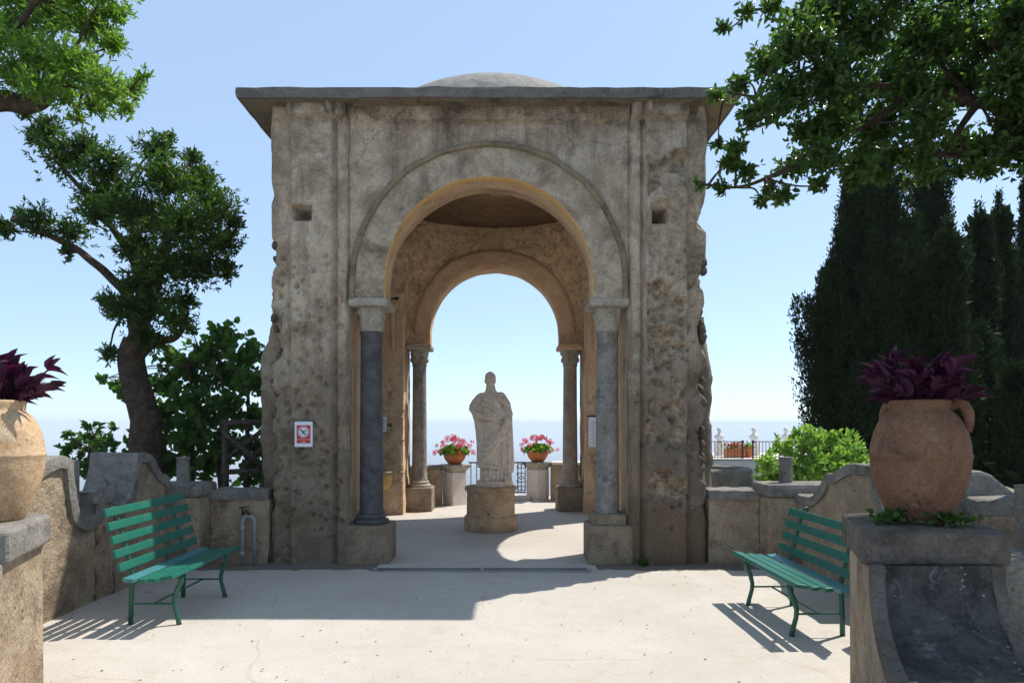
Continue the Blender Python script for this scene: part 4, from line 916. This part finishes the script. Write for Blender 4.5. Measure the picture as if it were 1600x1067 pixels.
def limb(b, pts, r0, r1, seg=9, wig=.03):
    out = []; pts = [Vector(p) for p in pts]; n = 6 * (len(pts) - 1)
    for k in range(n + 1):
        t_ = k / 6; i = min(int(t_), len(pts) - 2); f = t_ - i
        p0, p1, p2, p3 = [pts[max(0, min(len(pts) - 1, i + q))] for q in (-1, 0, 1, 2)]
        q = .5 * ((2 * p1) + (p2 - p0) * f + (2 * p0 - 5 * p1 + 4 * p2 - p3) * f * f + (3 * p1 - p0 - 3 * p2 + p3) * f ** 3)
        out.append(q + noise.noise_vector(q * 3) * wig * (0 if k in (0,) else 1))
    b.tube(out, [r0 + (r1 - r0) * (k / n) ** .8 for k in range(n + 1)], seg)
def twigs(b, clusters, anchor, seed, r=.012):
    rr = random.Random(seed)
    for c, rad in clusters:
        c = Vector(c); a = min(anchor, key=lambda q: (Vector(q) - c).length)
        a = Vector(a); m_ = (a + c) / 2 + Vector((rr.uniform(-1, 1), rr.uniform(-1, 1), rr.uniform(-.3, .5))) * .12 * (c - a).length
        limb(b, [a, m_, c], r * 1.7, r * .6, 6, .02)
        for k in range(3):
            e = c + Vector((rr.uniform(-1, 1), rr.uniform(-1, 1), rr.uniform(-.4, 1))) * rad * .8; limb(b, [c.lerp(a, .2), (c + e) / 2, e], r * .7, r * .3, 5, .01)

# left tree behind the wall
D1 = 8.9
t1 = empty('evergreen_tree', (at(232, 700, D1).x, D1, -.8), 'dark evergreen tree with leaning trunk behind the scrolled parapet wall', 'tree')
cl = [(75, 200, 30), (105, 245, 46), (60, 215, 25), (170, 255, 40), (165, 300, 46), (135, 225, 25), (150, 330, 34), (60, 345, 34), (110, 362, 30), (30, 335, 16), (5, 355, 22), (245, 232, 30), (258, 280, 50), (310, 285, 42), (335, 325, 46), (292, 350, 56), (240, 345, 46), (348, 378, 38), (352, 420, 26), (305, 415, 50), (250, 415, 42), (200, 325, 44), (212, 385, 40), (190, 480, 34), (165, 470, 18), (245, 475, 38), (275, 500, 30), (235, 528, 30), (172, 552, 18), (290, 470, 26), (105, 392, 16), (262, 215, 14), (300, 245, 18), (368, 350, 16), (40, 178, 14), (205, 445, 30)]
g_ = random.Random(11)
def px_clusters(cl, D, dz=.5, k=F):
    return [(at(x, y, D + g_.uniform(-dz, dz)), r / F * D) for x, y, r in cl]
C1 = px_clusters(cl, D1, .55)
b = MB(); A = lambda x, y, d=D1: at(x, y, d)
base = A(230, 700); base.z = -.85
limb(b, [base, A(228, 690), A(222, 640), A(205, 570), A(212, 530)], .22, .15, 12); limb(b, [A(212, 540), A(228, 480), A(250, 420), A(265, 350)], .14, .05)
limb(b, [A(212, 540), A(205, 480), A(170, 430), A(120, 390), A(70, 365), A(20, 345)], .085, .025); limb(b, [A(222, 500), A(215, 430), A(180, 360), A(120, 290), A(80, 230)], .07, .02)
limb(b, [A(215, 560), A(240, 535), A(275, 525), A(290, 490)], .08, .03); limb(b, [A(245, 430), A(290, 400), A(330, 370)], .06, .02); limb(b, [A(235, 460), A(215, 380), A(190, 310), A(170, 260)], .05, .015)
anc = [A(228, 480), A(250, 420), A(265, 350), A(205, 480), A(170, 430), A(120, 390), A(70, 365), A(20, 345), A(180, 360), A(120, 290), A(80, 230), A(275, 525), A(290, 400), A(330, 370), A(215, 380), A(190, 310)]
twigs(b, C1, anc, 4); b.build('trunk', M_BARK, t1, smooth=True)
foliage(t1, C1, 2200, .064, .34, M_LF1, 1, whorl=6, spread=.9, shell=.3)
# near crown reaching in from the left
D2 = 6.0
t2 = empty('bright_evergreen_tree', (-6.4, 5.6, -.8), 'bright green leafy tree crown reaching over the sunlit jar', 'tree')
cl = [(20, 40, 55), (80, 25, 55), (140, 40, 46), (178, 70, 28), (60, 90, 50), (118, 105, 50), (30, 118, 40), (165, 135, 36), (205, 140, 24), (225, 118, 13), (150, 162, 30), (195, 168, 20), (100, 150, 32), (180, 20, 28), (60, 135, 30), (-40, 60, 60), (-30, 130, 40), (110, -20, 50), (30, -20, 60), (170, -15, 35), (-100, 90, 60), (120, 185, 16)]
C2 = px_clusters(cl, D2, .45); b = MB(); A = lambda x, y, d=D2: at(x, y, d)
limb(b, [(-6.4, 5.6, -.85), (-6.3, 5.7, 1.5), (-6.0, 5.9, 3.4), A(-160, 175), A(-60, 165), A(0, 157), A(45, 163), A(72, 150), A(78, 120), A(110, 90)], .2, .03, 10); limb(b, [A(0, 157), A(40, 150), A(60, 130), A(40, 60)], .05, .015); limb(b, [A(-60, 165), A(-20, 100), A(20, 40), A(60, 0)], .06, .02); limb(b, [A(78, 120), A(130, 140), A(190, 150)], .03, .01)
anc = [A(0, 157), A(60, 130), A(78, 120), A(110, 90), A(40, 60), A(-20, 100), A(20, 40), A(60, 0), A(130, 140), A(190, 150), A(-60, 165)]
twigs(b, C2, anc, 5, .009); b.build('trunk', M_BARK, t2, smooth=True)
foliage(t2, C2, 3200, .054, .34, M_LF2, 2, whorl=5, spread=1.0, shell=.3)
# overhanging tree on the right
D3 = 5.0
t3 = empty('overhanging_tree', (4.5, 5.3, -.05), 'spreading tree whose leafy boughs overhang the clay jar and cypresses', 'tree')
cl = [(1130, 45, 13), (1165, 20, 17), (1205, 10, 18), (1120, 148, 13), (1155, 132, 26), (1200, 100, 40), (1250, 70, 55), (1230, 150, 48), (1180, 180, 32), (1150, 230, 18), (1122, 225, 12), (1140, 255, 18), (1092, 290, 10), (1128, 292, 14), (1165, 268, 20), (1205, 292, 18), (1226, 305, 15), (1240, 258, 30), (1290, 245, 38), (1300, 195, 52), (1300, 120, 60), (1350, 55, 62), (1400, 115, 70), (1370, 200, 55), (1340, 255, 34), (1400, 245, 36), (1450, 195, 50), (1450, 60, 70), (1500, 130, 62), (1550, 50, 70), (1580, 120, 55), (1500, 228, 34), (1440, 255, 25), (1540, 232, 32), (1562, 252, 14), (1520, 255, 18), (1310, 15, 48), (1590, 25, 55), (1640, 80, 60), (1650, 0, 60), (1400, -20, 60), (1500, -20, 60), (1260, 205, 34), (1265, 15, 30), (1320, 160, 50), (1430, 150, 50), (1480, 70, 40), (1700, 120, 70), (1740, 40, 70), (1690, 210, 50), (1760, 160, 70), (1820, 90, 80), (1640, 150, 40), (1800, 200, 60), (1380, 270, 28), (1450, 275, 22), (1540, 265, 22), (1420, 286, 12), (1500, 268, 18), (1570, 210, 28), (1330, 285, 16), (1280, 288, 16), (1190, 315, 10), (1215, 312, 12)]
C3 = px_clusters(cl, D3, .5); b = MB(); A = lambda x, y, d=D3: at(x, y, d)
limb(b, [(4.5, 5.3, -.06), (4.45, 5.3, 1.6), (4.3, 5.2, 3.0), A(1650, 215)], .2, .10, 12); limb(b, [A(1660, 225), A(1625, 205), A(1575, 175), A(1530, 158), A(1440, 140), A(1350, 132), A(1270, 140)], .075, .010, 10); limb(b, [A(1625, 205), A(1600, 120), A(1540, 60), A(1450, 20), A(1380, 10)], .05, .012); limb(b, [A(1530, 158), A(1450, 90), A(1380, 60), A(1300, 40), A(1220, 20), A(1170, 15)], .022, .006); limb(b, [A(1440, 140), A(1360, 190), A(1280, 230), A(1200, 280), A(1150, 292), A(1105, 290)], .03, .006); limb(b, [A(1350, 132), A(1250, 150), A(1180, 150), A(1130, 145)], .022, .006); limb(b, [A(1530, 158), A(1500, 200), A(1480, 240), A(1540, 240)], .03, .01)
anc = [A(1530, 158), A(1440, 140), A(1350, 132), A(1270, 140), A(1600, 120), A(1540, 60), A(1450, 20), A(1450, 90), A(1380, 60), A(1300, 40), A(1220, 20), A(1170, 15), A(1360, 190), A(1280, 230), A(1200, 280), A(1150, 292), A(1105, 290), A(1250, 150), A(1180, 150), A(1130, 145), A(1500, 200), A(1480, 240)]
twigs(b, C3, anc, 6, .006); b.build('trunk', M_BARK, t3, smooth=True)
C3 += [(Vector((2.52, 4.02, z)) + Vector((.55, .365, 1)) * t_ + Vector((g_.uniform(-.15, .15), g_.uniform(-.15, .15), 0)), .26) for z in (1.15, 1.45, 1.8) for t_ in (2.5, 2.9, 3.3)]  # leaf clusters added along the sun's path to shade the jar
C3 += [(Vector((x, 3.3, .7)) + Vector((.55, .365, 1)) * t_, .34) for x in (2.0, 2.4) for t_ in (3.1, 3.6)]  # more clusters added the same way to shade the scooped pedestal
shade_canopy = []  # unseen canopy overhead, added to keep sky light off jar and pedestal
for k in range(34):
    yy = g_.uniform(.3, 4.6); shade_canopy.append((Vector((g_.uniform(2.2, 6.5), yy, 1.65 + .62 * yy + .75 + g_.uniform(0, 1.7))), g_.uniform(.45, .7)))
foliage(t3, shade_canopy, 900, .085, .5, M_LF3, 31, whorl=4, single=0, up=.1, spread=1.8, shell=.1)
foliage(t3, C3, 4200, .050, .50, M_LF3, 3, whorl=4, up=.1, spread=1.8, shell=.15)
# climbing shrub and low bushes behind the left wall
D4 = 9.6
t4 = empty('climbing_shrub', (at(320, 700, D4).x, D4, -.8), 'broad-leaved climbing shrub between the leaning tree and the pavilion', 'shrub')
cl = [(350, 530, 34), (320, 550, 40), (385, 560, 36), (300, 580, 42), (350, 590, 50), (395, 600, 36), (270, 560, 26), (255, 600, 36), (300, 630, 44), (350, 640, 46), (395, 650, 34), (260, 650, 40), (300, 680, 46), (350, 690, 44), (240, 690, 36), (400, 700, 30), (180, 600, 18), (160, 592, 10), (195, 612, 18), (205, 575, 14), (330, 720, 50), (270, 725, 46), (400, 740, 40), (340, 520, 16), (300, 515, 10), (215, 720, 36), (230, 630, 26), (255, 540, 12)]
C4 = px_clusters(cl, D4, .35); b = MB(); A = lambda x, y, d=D4: at(x, y, d)
for x in (300, 345, 385):
    q = A(x, 700); limb(b, [(q.x, D4, -.85), q, A(x + 5, 630), A(x - 10, 560)], .05, .015, 7)
anc = [A(x, y) for x in (300, 345, 385) for y in (700, 630, 570)]; twigs(b, C4, anc, 8, .009); b.build('stems', M_BARK, t4, smooth=True)
foliage(t4, C4, 420, .10, .80, M_LFV, 4, whorl=5, up=.2, spread=1.5, shell=.15)
t5 = empty('low_bush', (at(140, 700, 9.2).x, 9.2, -.8), 'low dark bush behind the scroll of the parapet beside the jar', 'bush')
cl = [(115, 700, 22), (140, 685, 26), (170, 695, 26), (110, 730, 30), (150, 730, 36), (190, 720, 24), (200, 745, 30), (140, 665, 10), (105, 675, 8), (180, 668, 6), (90, 745, 26)]
C5 = px_clusters(cl, 9.2, .3); b = MB(); q = at(140, 700, 9.2); limb(b, [(q.x, 9.2, -.85), (q.x, 9.2, .3), q], .04, .015, 7); twigs(b, C5, [q, (q.x, 9.2, .3)], 9, .008); b.build('stems', M_BARK, t5, smooth=True)
foliage(t5, C5, 420, .085, .6, M_LFV, 5, whorl=7, single=120, up=.4)
# lime bush behind the right wall
t6 = empty('lime_bush', (at(1265, 740, 9.4).x, 9.4, -.8), 'sunlit lime green bush behind the right parapet wall', 'bush')
cl = [(1200, 725, 20), (1225, 700, 24), (1260, 690, 28), (1300, 690, 28), (1330, 710, 26), (1345, 725, 20), (1215, 745, 24), (1250, 730, 34), (1295, 730, 38), (1190, 755, 16), (1245, 678, 14), (1340, 690, 12), (1310, 760, 40), (1240, 765, 36), (1285, 680, 12)]
C6 = px_clusters(cl, 9.4, .35); b = MB(); q = at(1265, 740, 9.4); limb(b, [(q.x, 9.4, -.85), (q.x, 9.4, .2), q], .04, .015, 7); twigs(b, C6, [q, (q.x, 9.4, .3)], 10, .008); b.build('stems', M_BARK, t6, smooth=True)
foliage(t6, C6, 620, .085, .5, M_LFB, 6, whorl=8, single=200, up=.5)
# cypresses
def cypress(px, wpx, top, D, label, seed, n=5200):
    base = at(px, 700, D); H = at(px, top, D).z + .8; r = wpx / 2 / F * D
    t = empty('cypress_tree', (base.x, D, -.8), label, 'tree', 'cypress trees')
    b = MB(); b.tube([(base.x, D, -.85), (base.x, D, H * .5 - .8), (base.x, D, H * .93 - .8)], [.16, .1, .02], 8); b.build('trunk', M_BARK, t, smooth=True)
    g = np.random.default_rng(seed); n = int(n * 2.3 * max(.5, H * r / 5.5)); P_, D_, U_, S_ = [], [], [], []
    npl = int(46 + 30 * r * H / 6)
    def env(u): return np.sin(np.pi * np.clip(u * .80 + .17, 0, 1)) ** .65 * np.clip((1 - u) * 1.7, 0, 1) ** .85
    for k in range(npl):                                  # upright plumes, each a ragged spindle
        uz_ = g.random() ** .9 * .86; an = g.random() * 2 * np.pi; hp = (.16 + .16 * g.random()) * H * (1.2 - .75 * uz_); rp_ = r * (.26 + .16 * g.random()) * (1 - .72 * uz_)
        if k == 0: uz_, hp, rp_, an = .70, .30 * H, r * .22, 0
        rc = 0 if k == 0 else max(0, r * float(env(np.array(uz_))) - rp_ * .75) * (.75 + .25 * g.random()); lean = .10 * g.normal(size=2)
        m_ = max(30, int(n / npl)); t_ = g.random(m_); a = g.random(m_) * 2 * np.pi
        rr = rp_ * np.sin(np.pi * np.clip(t_ * .86 + .12, 0, 1)) ** .7 * (.55 + .5 * g.random(m_)) * (1 + .35 * g.normal(size=m_) * .4)
        cx = base.x + rc * np.cos(an) + lean[0] * t_ * hp; cy = D + rc * np.sin(an) + lean[1] * t_ * hp
        p = np.stack([cx + rr * np.cos(a), cy + rr * np.sin(a), np.clip(uz_ * H - .8 - .12 * hp + t_ * hp, -.8, None)], 1); o_ = np.stack([np.cos(a), np.sin(a), 0 * a], 1)
        for q in range(6):
            P_.append(p + g.normal(size=(m_, 3)) * np.array([.03, .03, .06])); D_.append(o_ * .45 + np.array([0, 0, 1.]) + g.normal(size=(m_, 3)) * .42); U_.append(o_ + g.normal(size=(m_, 3)) * .8); S_.append(.03 + .055 * g.random(m_))
    m_ = n // 2; u = g.random(m_); a = g.random(m_) * 2 * np.pi; rr = r * env(u) * .70 * np.sqrt(g.random(m_))
    P_.append(np.stack([base.x + rr * np.cos(a), D + rr * np.sin(a), u * H * .93 - .8], 1)); D_.append(g.normal(size=(m_, 3)) + np.array([0, 0, 1.])); U_.append(g.normal(size=(m_, 3))); S_.append(.16 + .16 * g.random(m_))
    v, f = leaves_np(*map(np.concatenate, (P_, D_, U_, S_)), .42, .3)
    tag(link(np_mesh('crown', v, f, M_CYP), 'crown', t), kind='stuff')
cypress(1362, 190, 180, 12.0, 'broadest dark cypress directly behind the lime bush', 21, 7600)
cypress(1452, 105, 190, 14.0, 'tall dark cypress rising behind the broadest cypress', 22)
cypress(1480, 100, 345, 11.2, 'shorter pointed cypress standing in front of the tall one', 23)
cypress(1532, 80, 310, 13.0, 'slender cypress in the gap behind the pointed one', 24)
cypress(1566, 85, 300, 14.5, 'cypress with a twin pointed top at the back of the row', 25)
cypress(1615, 100, 250, 15.5, 'tallest rear cypress at the end of the row', 26)
cypress(1592, 90, 560, 10.6, 'smallest young cypress at the foot of the row', 27, 3600)
cypress(1528, 90, 500, 11.5, 'low bushy cypress beside the shorter pointed one', 28, 3600)

# ------------------------------------------------------------------ rustic fence behind the left wall
t = empty('rustic_fence', (at(375, 720, 9.1).x, 9.1, -.8), 'dark rustic wooden fence with crossed braces beside the pavilion', 'fence')
A = lambda x, y: at(x, y, 9.1)
def beam(n_, p, q, r): b = MB(); b.tube([p, p.lerp(q, .5) + Vector((0, 0, .01)), q], [r, r * 1.05, r * .95], 8); b.build(n_, M_WOOD, t, smooth=True)
for x in (352, 414): q = A(x, 655); beam('post', Vector((q.x, 9.1, -.85)), q, .05)
beam('rail', A(345, 662), A(418, 660), .04); beam('brace', A(352, 718), A(414, 668) + Vector((0, .06, 0)), .032); beam('brace', A(352, 676) + Vector((0, -.05, 0)), A(414, 730) + Vector((0, -.05, 0)), .032); beam('brace', A(372, 735) + Vector((0, .1, 0)), A(414, 690) + Vector((0, .1, 0)), .028); beam('rail', A(345, 738), A(418, 736), .035)

# ------------------------------------------------------------------ belvedere behind the pavilion
def pier(px, d, label, rz):
    x = at(px, 700, d).x; t = empty('belvedere_pier', (x, d + .25, 0), label, 'pier', 'pale stucco piers', rz)
    hw = .175
    b = MB().box2((-hw, -hw, -.02), (hw, hw, .66)); b.build('shaft', M_WHITE, t, bevel=.02, local=True)
    b = MB(); rings = [(hw - .02, .655), (hw + .0, .69), (hw + .045, .755), (hw + .06, .77), (hw + .06, .80), (hw + .02, .81)]
    def P(i, j):
        k = [(-1, -1), (1, -1), (1, 1), (-1, 1), (-1, -1)][i]; h, z = rings[j]; return (k[0] * h, k[1] * h, z)
    b.grid(P, 4, len(rings) - 1); b.add([P(i, len(rings) - 1) for i in range(4)], [(0, 1, 2, 3)]); b.build('cap', M_CAP, t, local=True)
    return Vector((x, d + .25, .81))
pl_ = pier(709, 13.5, 'pale stucco pier topped by flower bowl beside brown stained wall', R(40))
pr__ = pier(841, 14.3, 'pale stucco pier topped by flower bowl at the scrolled railing end', R(42))
t = empty('belvedere_wall', (-2.2, 13.7, 0), 'stained rendered belvedere wall left of the railing', 'wall')
b = MB().box2((-4.3, 13.55, -.05), (pl_.x - .25, 13.9, .72)); b.build('wall_body', M_PEB, t, bevel=.02); b = MB().box2((-4.3, 13.52, .72), (pl_.x - .25, 13.93, .79)); b.build('coping', M_GREY, t, bevel=.03)
t = empty('belvedere_wall', (2.2, 14.5, 0), 'rendered belvedere wall right of the railing', 'wall')
b = MB().box2((pr__.x + .28, 14.35, -.05), (3.85, 14.7, .76)); b.build('wall_body', M_PEB, t, bevel=.02); b = MB().box2((pr__.x + .28, 14.32, .76), (3.85, 14.73, .82)); b.build('coping', M_WHITE, t, bevel=.03)
def flower_bowl(c, label, seed):
    g = np.random.default_rng(seed); t = empty('flower_bowl', c, label, 'flower bowl', 'geranium bowls')
    b = MB().lathe([(.11, 0), (.13, .01), (.20, .10), (.235, .19), (.245, .205), (.245, .225), (.225, .225), (.20, .17)], c, 32); b.build('bowl', M_BOWL, t, smooth=True)
    b = MB().lathe([(.21, .19), (.001, .2)], c, 24); b.build('soil', M_SOIL, t)
    n = 900; q = g.normal(size=(n, 3)); q /= np.linalg.norm(q, axis=1, keepdims=True); q[:, 2] = np.abs(q[:, 2]) * .55 - .06
    p = np.array(c) + np.array([0, 0, .23]) + q * np.array([.31, .28, .30]) * (g.random((n, 1)) ** .4)
    v, f = leaves_np(p, g.normal(size=(n, 3)), q + g.normal(size=(n, 3)) * .4, .045 + .03 * g.random(n), .95, .1); tag(link(np_mesh('foliage', v, f, M_LF2), 'foliage', t), kind='stuff')
    for nm, mt, k in (('blossom', M_PINK, 46), ('blossom', M_REDF, 7)):
        for i in range(k):
            a = g.random() * 6.283; e = g.random() * 1.45; rr = .95 + .35 * g.random()
            pc = np.array(c) + np.array([0, 0, .22]) + np.array([math.cos(a) * math.cos(e) * .34 * rr, math.sin(a) * math.cos(e) * .30 * rr, math.sin(e) * .25 * rr + (.03 if e > .3 else -.04 * g.random())])
            m_ = 26; qq = g.normal(size=(m_, 3)); qq /= np.linalg.norm(qq, axis=1, keepdims=True)
            v, f = leaves_np(pc + qq * .022, qq + g.normal(size=(m_, 3)) * .7, g.normal(size=(m_, 3)), np.full(m_, .026), .9, .1); link(np_mesh('blossom', v, f, mt), nm, t)
flower_bowl(pl_, 'terracotta bowl of pink geraniums on the pier by the brown stained wall', 1)
flower_bowl(pr__, 'terracotta bowl of pink geraniums on the pier at the scrolled railing end', 2)
t = empty('belvedere_railing', (0, 14.5, 0), 'dark iron railing with scroll panel between the two flower piers', 'railing')
x0, x1 = pl_.x + .24, pr__.x - .26
for z, r in ((.80, .016), (.17, .013)): b = MB().tube([(x0, 14.5, z), (x1, 14.5, z)], r, 8); b.build('rail', M_IRON, t)
bm_ = MB().tube([(0, 14.5, .15), (0, 14.5, .80)], .011, 6).mesh('bar', M_IRON); x = x0 + .05
while x < x1 - .2: link(bm_, 'bar', t, basis=Matrix.Translation((x, 0, 0))); x += .122
b = MB(); xc = x1 - .09
for s in (-1, 1):
    for z0, sg in ((.20, 1), (.48, 1), (.48, -1), (.78, -1)):
        b.tube([(xc + s * (.012 + .05 * (k / 16)) * 1.0 * math.cos(k * .45) + s * .035, 14.5, z0 + sg * (.07 + (.02 + .055 * k / 16) * math.sin(k * .45))) for k in range(17)], .008, 6)
b.tube([(xc - .07, 14.5, .17), (xc - .07, 14.5, .8)], .011, 6); b.tube([(xc + .08, 14.5, .17), (xc + .08, 14.5, .8)], .011, 6); b.tube([(xc, 14.5, .17), (xc, 14.5, .8)], .009, 6)
b.build('scroll_panel', M_IRON, t, smooth=True)
b = MB().box2((x0 - .1, 14.4, -.03), (x1 + .1, 14.75, .10)); b.build('kerb', M_WHITE, t, bevel=.01)

# ------------------------------------------------------------------ right: round planter wall, far terrace, railing, busts
t = empty('round_planter', (3.12, 10.6, -.8), 'low round stone planter wall behind the right parapet wall', 'planter')
b = MB().lathe([(.70, -.85), (.70, .88), (.69, .93), (.66, .955), (.50, .955), (.47, .93), (.46, .3)], (3.12, 10.6, 0), 48, wob=.03); b.build('ring_wall', M_GREY, t, auto=50)
DT = 26.0
t = empty('far_terrace', (10, DT, -.8), 'white rendered terrace wall under the far railing', 'terrace wall')
b = MB().box2((at(1100, 700, DT).x, DT, -.9), (at(1560, 700, DT).x, DT + 5, .22)); b.build('wall_body', M_WHITE, t, bevel=.03); b = MB().box2((at(1100, 700, DT).x, DT - .04, .225), (at(1560, 700, DT).x, DT + 5, .27)); b.build('coping', M_WHITE, t, bevel=.02)
rz0, rz1 = .27, .92
def far_rail(p0, p1, label):
    xa, xb = at(p0, 700, DT).x, at(p1, 700, DT).x; t = empty('far_railing', ((xa + xb) / 2, DT + .1, rz0), label, 'railing', 'far railings')
    y = DT + .1
    for z in (rz1, rz0 + .06): b = MB().tube([(xa, y, z), (xb, y, z)], .018, 6); b.build('rail', M_RUSTI, t)
    bm2 = MB().tube([(0, y, rz0), (0, y, rz1)], .013, 5).mesh('bar', M_RUSTI); x = xa
    while x < xb: link(bm2, 'bar', t, basis=Matrix.Translation((x, 0, 0))); x += .125
    for x in (xa, xb):
        b = MB().tube([(x, y, rz0 - .01), (x, y, rz1 + .03)], .035, 8); b.build('post', M_RUSTI, t)
        b = MB().sphere((x, y, rz1 + .0), .06, 10, 8); b.build('post_scroll', M_IRON, t, smooth=True)
far_rail(1108, 1162, 'rusty far railing in front of the red planter box')
far_rail(1178, 1330, 'rusty far railing running behind the lime bush')
def bust(px, d, label, s=1):
    q = at(px, 700, d); t = empty('marble_bust', (q.x, d, .27), label, 'bust', 'white marble busts on the far terrace')
    b = MB().box2((q.x - .17, d - .15, .27), (q.x + .17, d + .15, .80)); b.build('block', M_WHITE, t, bevel=.02)
    b = MB(); z = .80
    b.lathe([(.07, 0), (.10, .03), (.08, .07), (.15, .14), (.21, .22), (.20, .29), (.12, .34), (.065, .37), (.06, .43)], (0, 0, 0), 18); b.v = [(q.x + x, d + y * .65, z + w_) for x, y, w_ in b.v]
    b.sphere((q.x, d - .01, z + .52), (.085, .10, .125), 14, 10); b.sphere((q.x, d - .10, z + .50), (.018, .03, .03), 8, 6); b.sphere((q.x, d + .03, z + .56), (.095, .095, .10), 12, 8); b.sphere((q.x, d - .05, z + .43), (.05, .05, .04), 10, 6)
    b.build('figure', M_BUST, t, smooth=True)
for px, lab in ((1124, 'white marble bust beside the ragged pavilion corner'), (1178, 'white marble bust above the gap in the far railing'), (1228, 'white marble bust just clear of the lime bush'), (1271, 'white marble bust half hidden by the lime bush')): bust(px, 28.6, lab)
q = at(1150, 700, DT + .9)
t = empty('planter_box', (q.x, q.y, .27), 'orange terracotta planter box with red flowers behind far railing', 'planter')
b = MB().box2((q.x - .42, q.y - .2, .27), (q.x + .32, q.y + .2, .62)); b.build('box', M_BOWL, t, bevel=.02)
g = np.random.default_rng(9); n = 260; p = np.array([q.x - .05, q.y, .68]) + g.normal(size=(n, 3)) * np.array([.2, .1, .07])
v, f = leaves_np(p, g.normal(size=(n, 3)) + [0, 0, .6], g.normal(size=(n, 3)), .06 + .04 * g.random(n), .5); tag(link(np_mesh('foliage', v, f, M_LF2), 'foliage', t), kind='stuff')
v, f = leaves_np(p[:120] + [0, 0, .07], g.normal(size=(120, 3)), g.normal(size=(120, 3)), .06 + .03 * g.random(120), .9); tag(link(np_mesh('blossoms', v, f, M_REDF), 'blossoms', t), kind='stuff')
q = at(1170, 700, DT + .9); t = empty('terracotta_pot', (q.x, q.y, .27), 'terracotta pot next to the orange planter box', 'pot')
b = MB().lathe([(.12, 0), (.17, .36), (.19, .37), (.19, .42), (.16, .42), (.14, .3)], (q.x, q.y, .27), 20); b.build('pot', M_BOWL, t, auto=40)
n = 120; p = np.array([q.x, q.y, .72]) + g.normal(size=(n, 3)) * .07; v, f = leaves_np(p, g.normal(size=(n, 3)), g.normal(size=(n, 3)), .07 + .04 * g.random(n), .5); tag(link(np_mesh('foliage', v, f, M_LFB), 'foliage', t), kind='stuff')

# ------------------------------------------------------------------ litter: pebbles, dry leaves, weeds
g = np.random.default_rng(4); n = 900
x = g.uniform(-3.7, 3.2, n); y = g.uniform(3.0, 8.0, n); q = g.random(n) < .45; x[q] = np.where(g.random(q.sum()) < .5, -3.72 + .35 * g.random(q.sum()) ** 2, 3.26 - .35 * g.random(q.sum()) ** 2); s = .003 + .009 * g.random(n) ** 4
T = np.array([(-1, -1, 0), (1, -.8, 0), (.9, 1, 0), (-.8, .9, 0), (0, 0, .7)]); v = (np.stack([x, y, np.full(n, .002)], 1)[:, None, :] + T[None] * s[:, None, None]).reshape(-1, 3)
base = np.arange(n)[:, None] * 5; f = np.concatenate([base + np.array([q]) for q in ((0, 1, 4), (1, 2, 4), (2, 3, 4), (3, 0, 4))], 0)
tag(link(np_mesh('pebbles', v, f, M_PLIN), 'pebbles'), 'small dark pebbles strewn over the sandy terrace', 'pebbles', kind='stuff')
n = 75; x = g.uniform(-3.6, 3.15, n); y = g.uniform(4.0, 7.9, n); q = g.random(n) < .6; x[q] = np.where(g.random(q.sum()) < .5, -3.7 + .4 * g.random(q.sum()) ** 2, 3.25 - .4 * g.random(q.sum()) ** 2); p = np.stack([x, y, np.full(n, .012)], 1); d = g.normal(size=(n, 3)); d[:, 2] *= .12; u = np.tile([0, 0, 1.], (n, 1))
v, f = leaves_np(p, d, u, .012 + .026 * g.random(n), .45); tag(link(np_mesh('dry_leaves', v, f, M_PLIN), 'dry_leaves'), 'dry fallen leaves scattered on the sandy terrace', 'leaves', kind='stuff')
for (wx, wy, wz, lab, k, sp_) in ((1.58, 7.86, 0, 'tiny green weed at the foot of the right pier', 40, .04), (2.18, 3.86, 1.075, 'dark green weed by the spigot of the shaded jar', 70, .05), (2.46, 3.76, 1.075, 'flat green weed at the foot of the shaded jar', 60, .06)):
    p = np.array([wx, wy, wz + .02]) + np.abs(g.normal(size=(k, 3))) * [0, 0, .02] + g.normal(size=(k, 3)) * [sp_, sp_ * .6, .002]
    v, f = leaves_np(p, g.normal(size=(k, 3)) + [0, 0, .5], g.normal(size=(k, 3)), .03 + .02 * g.random(k), .8); tag(link(np_mesh('weed', v, f, M_LF1), 'weed'), lab, 'weed', kind='stuff')

# ------------------------------------------------------------------ summer haze over the sea
b = MB().box2((-95000, -95000, -351.5), (95000, 95000, 11)); hz = b.build('haze', []); hm = bpy.data.materials.new('haze_air'); hm.use_nodes = True
hn = hm.node_tree; hn.nodes.clear(); ho = hn.nodes.new('ShaderNodeOutputMaterial'); hv = hn.nodes.new('ShaderNodeVolumePrincipled')
hv.inputs['Color'].default_value = (.88, .95, 1.0, 1); hv.inputs['Density'].default_value = .00030; hn.links.new(hv.outputs[0], ho.inputs['Volume'])
hz.data.materials.append(hm); tag(hz, kind='stuff')
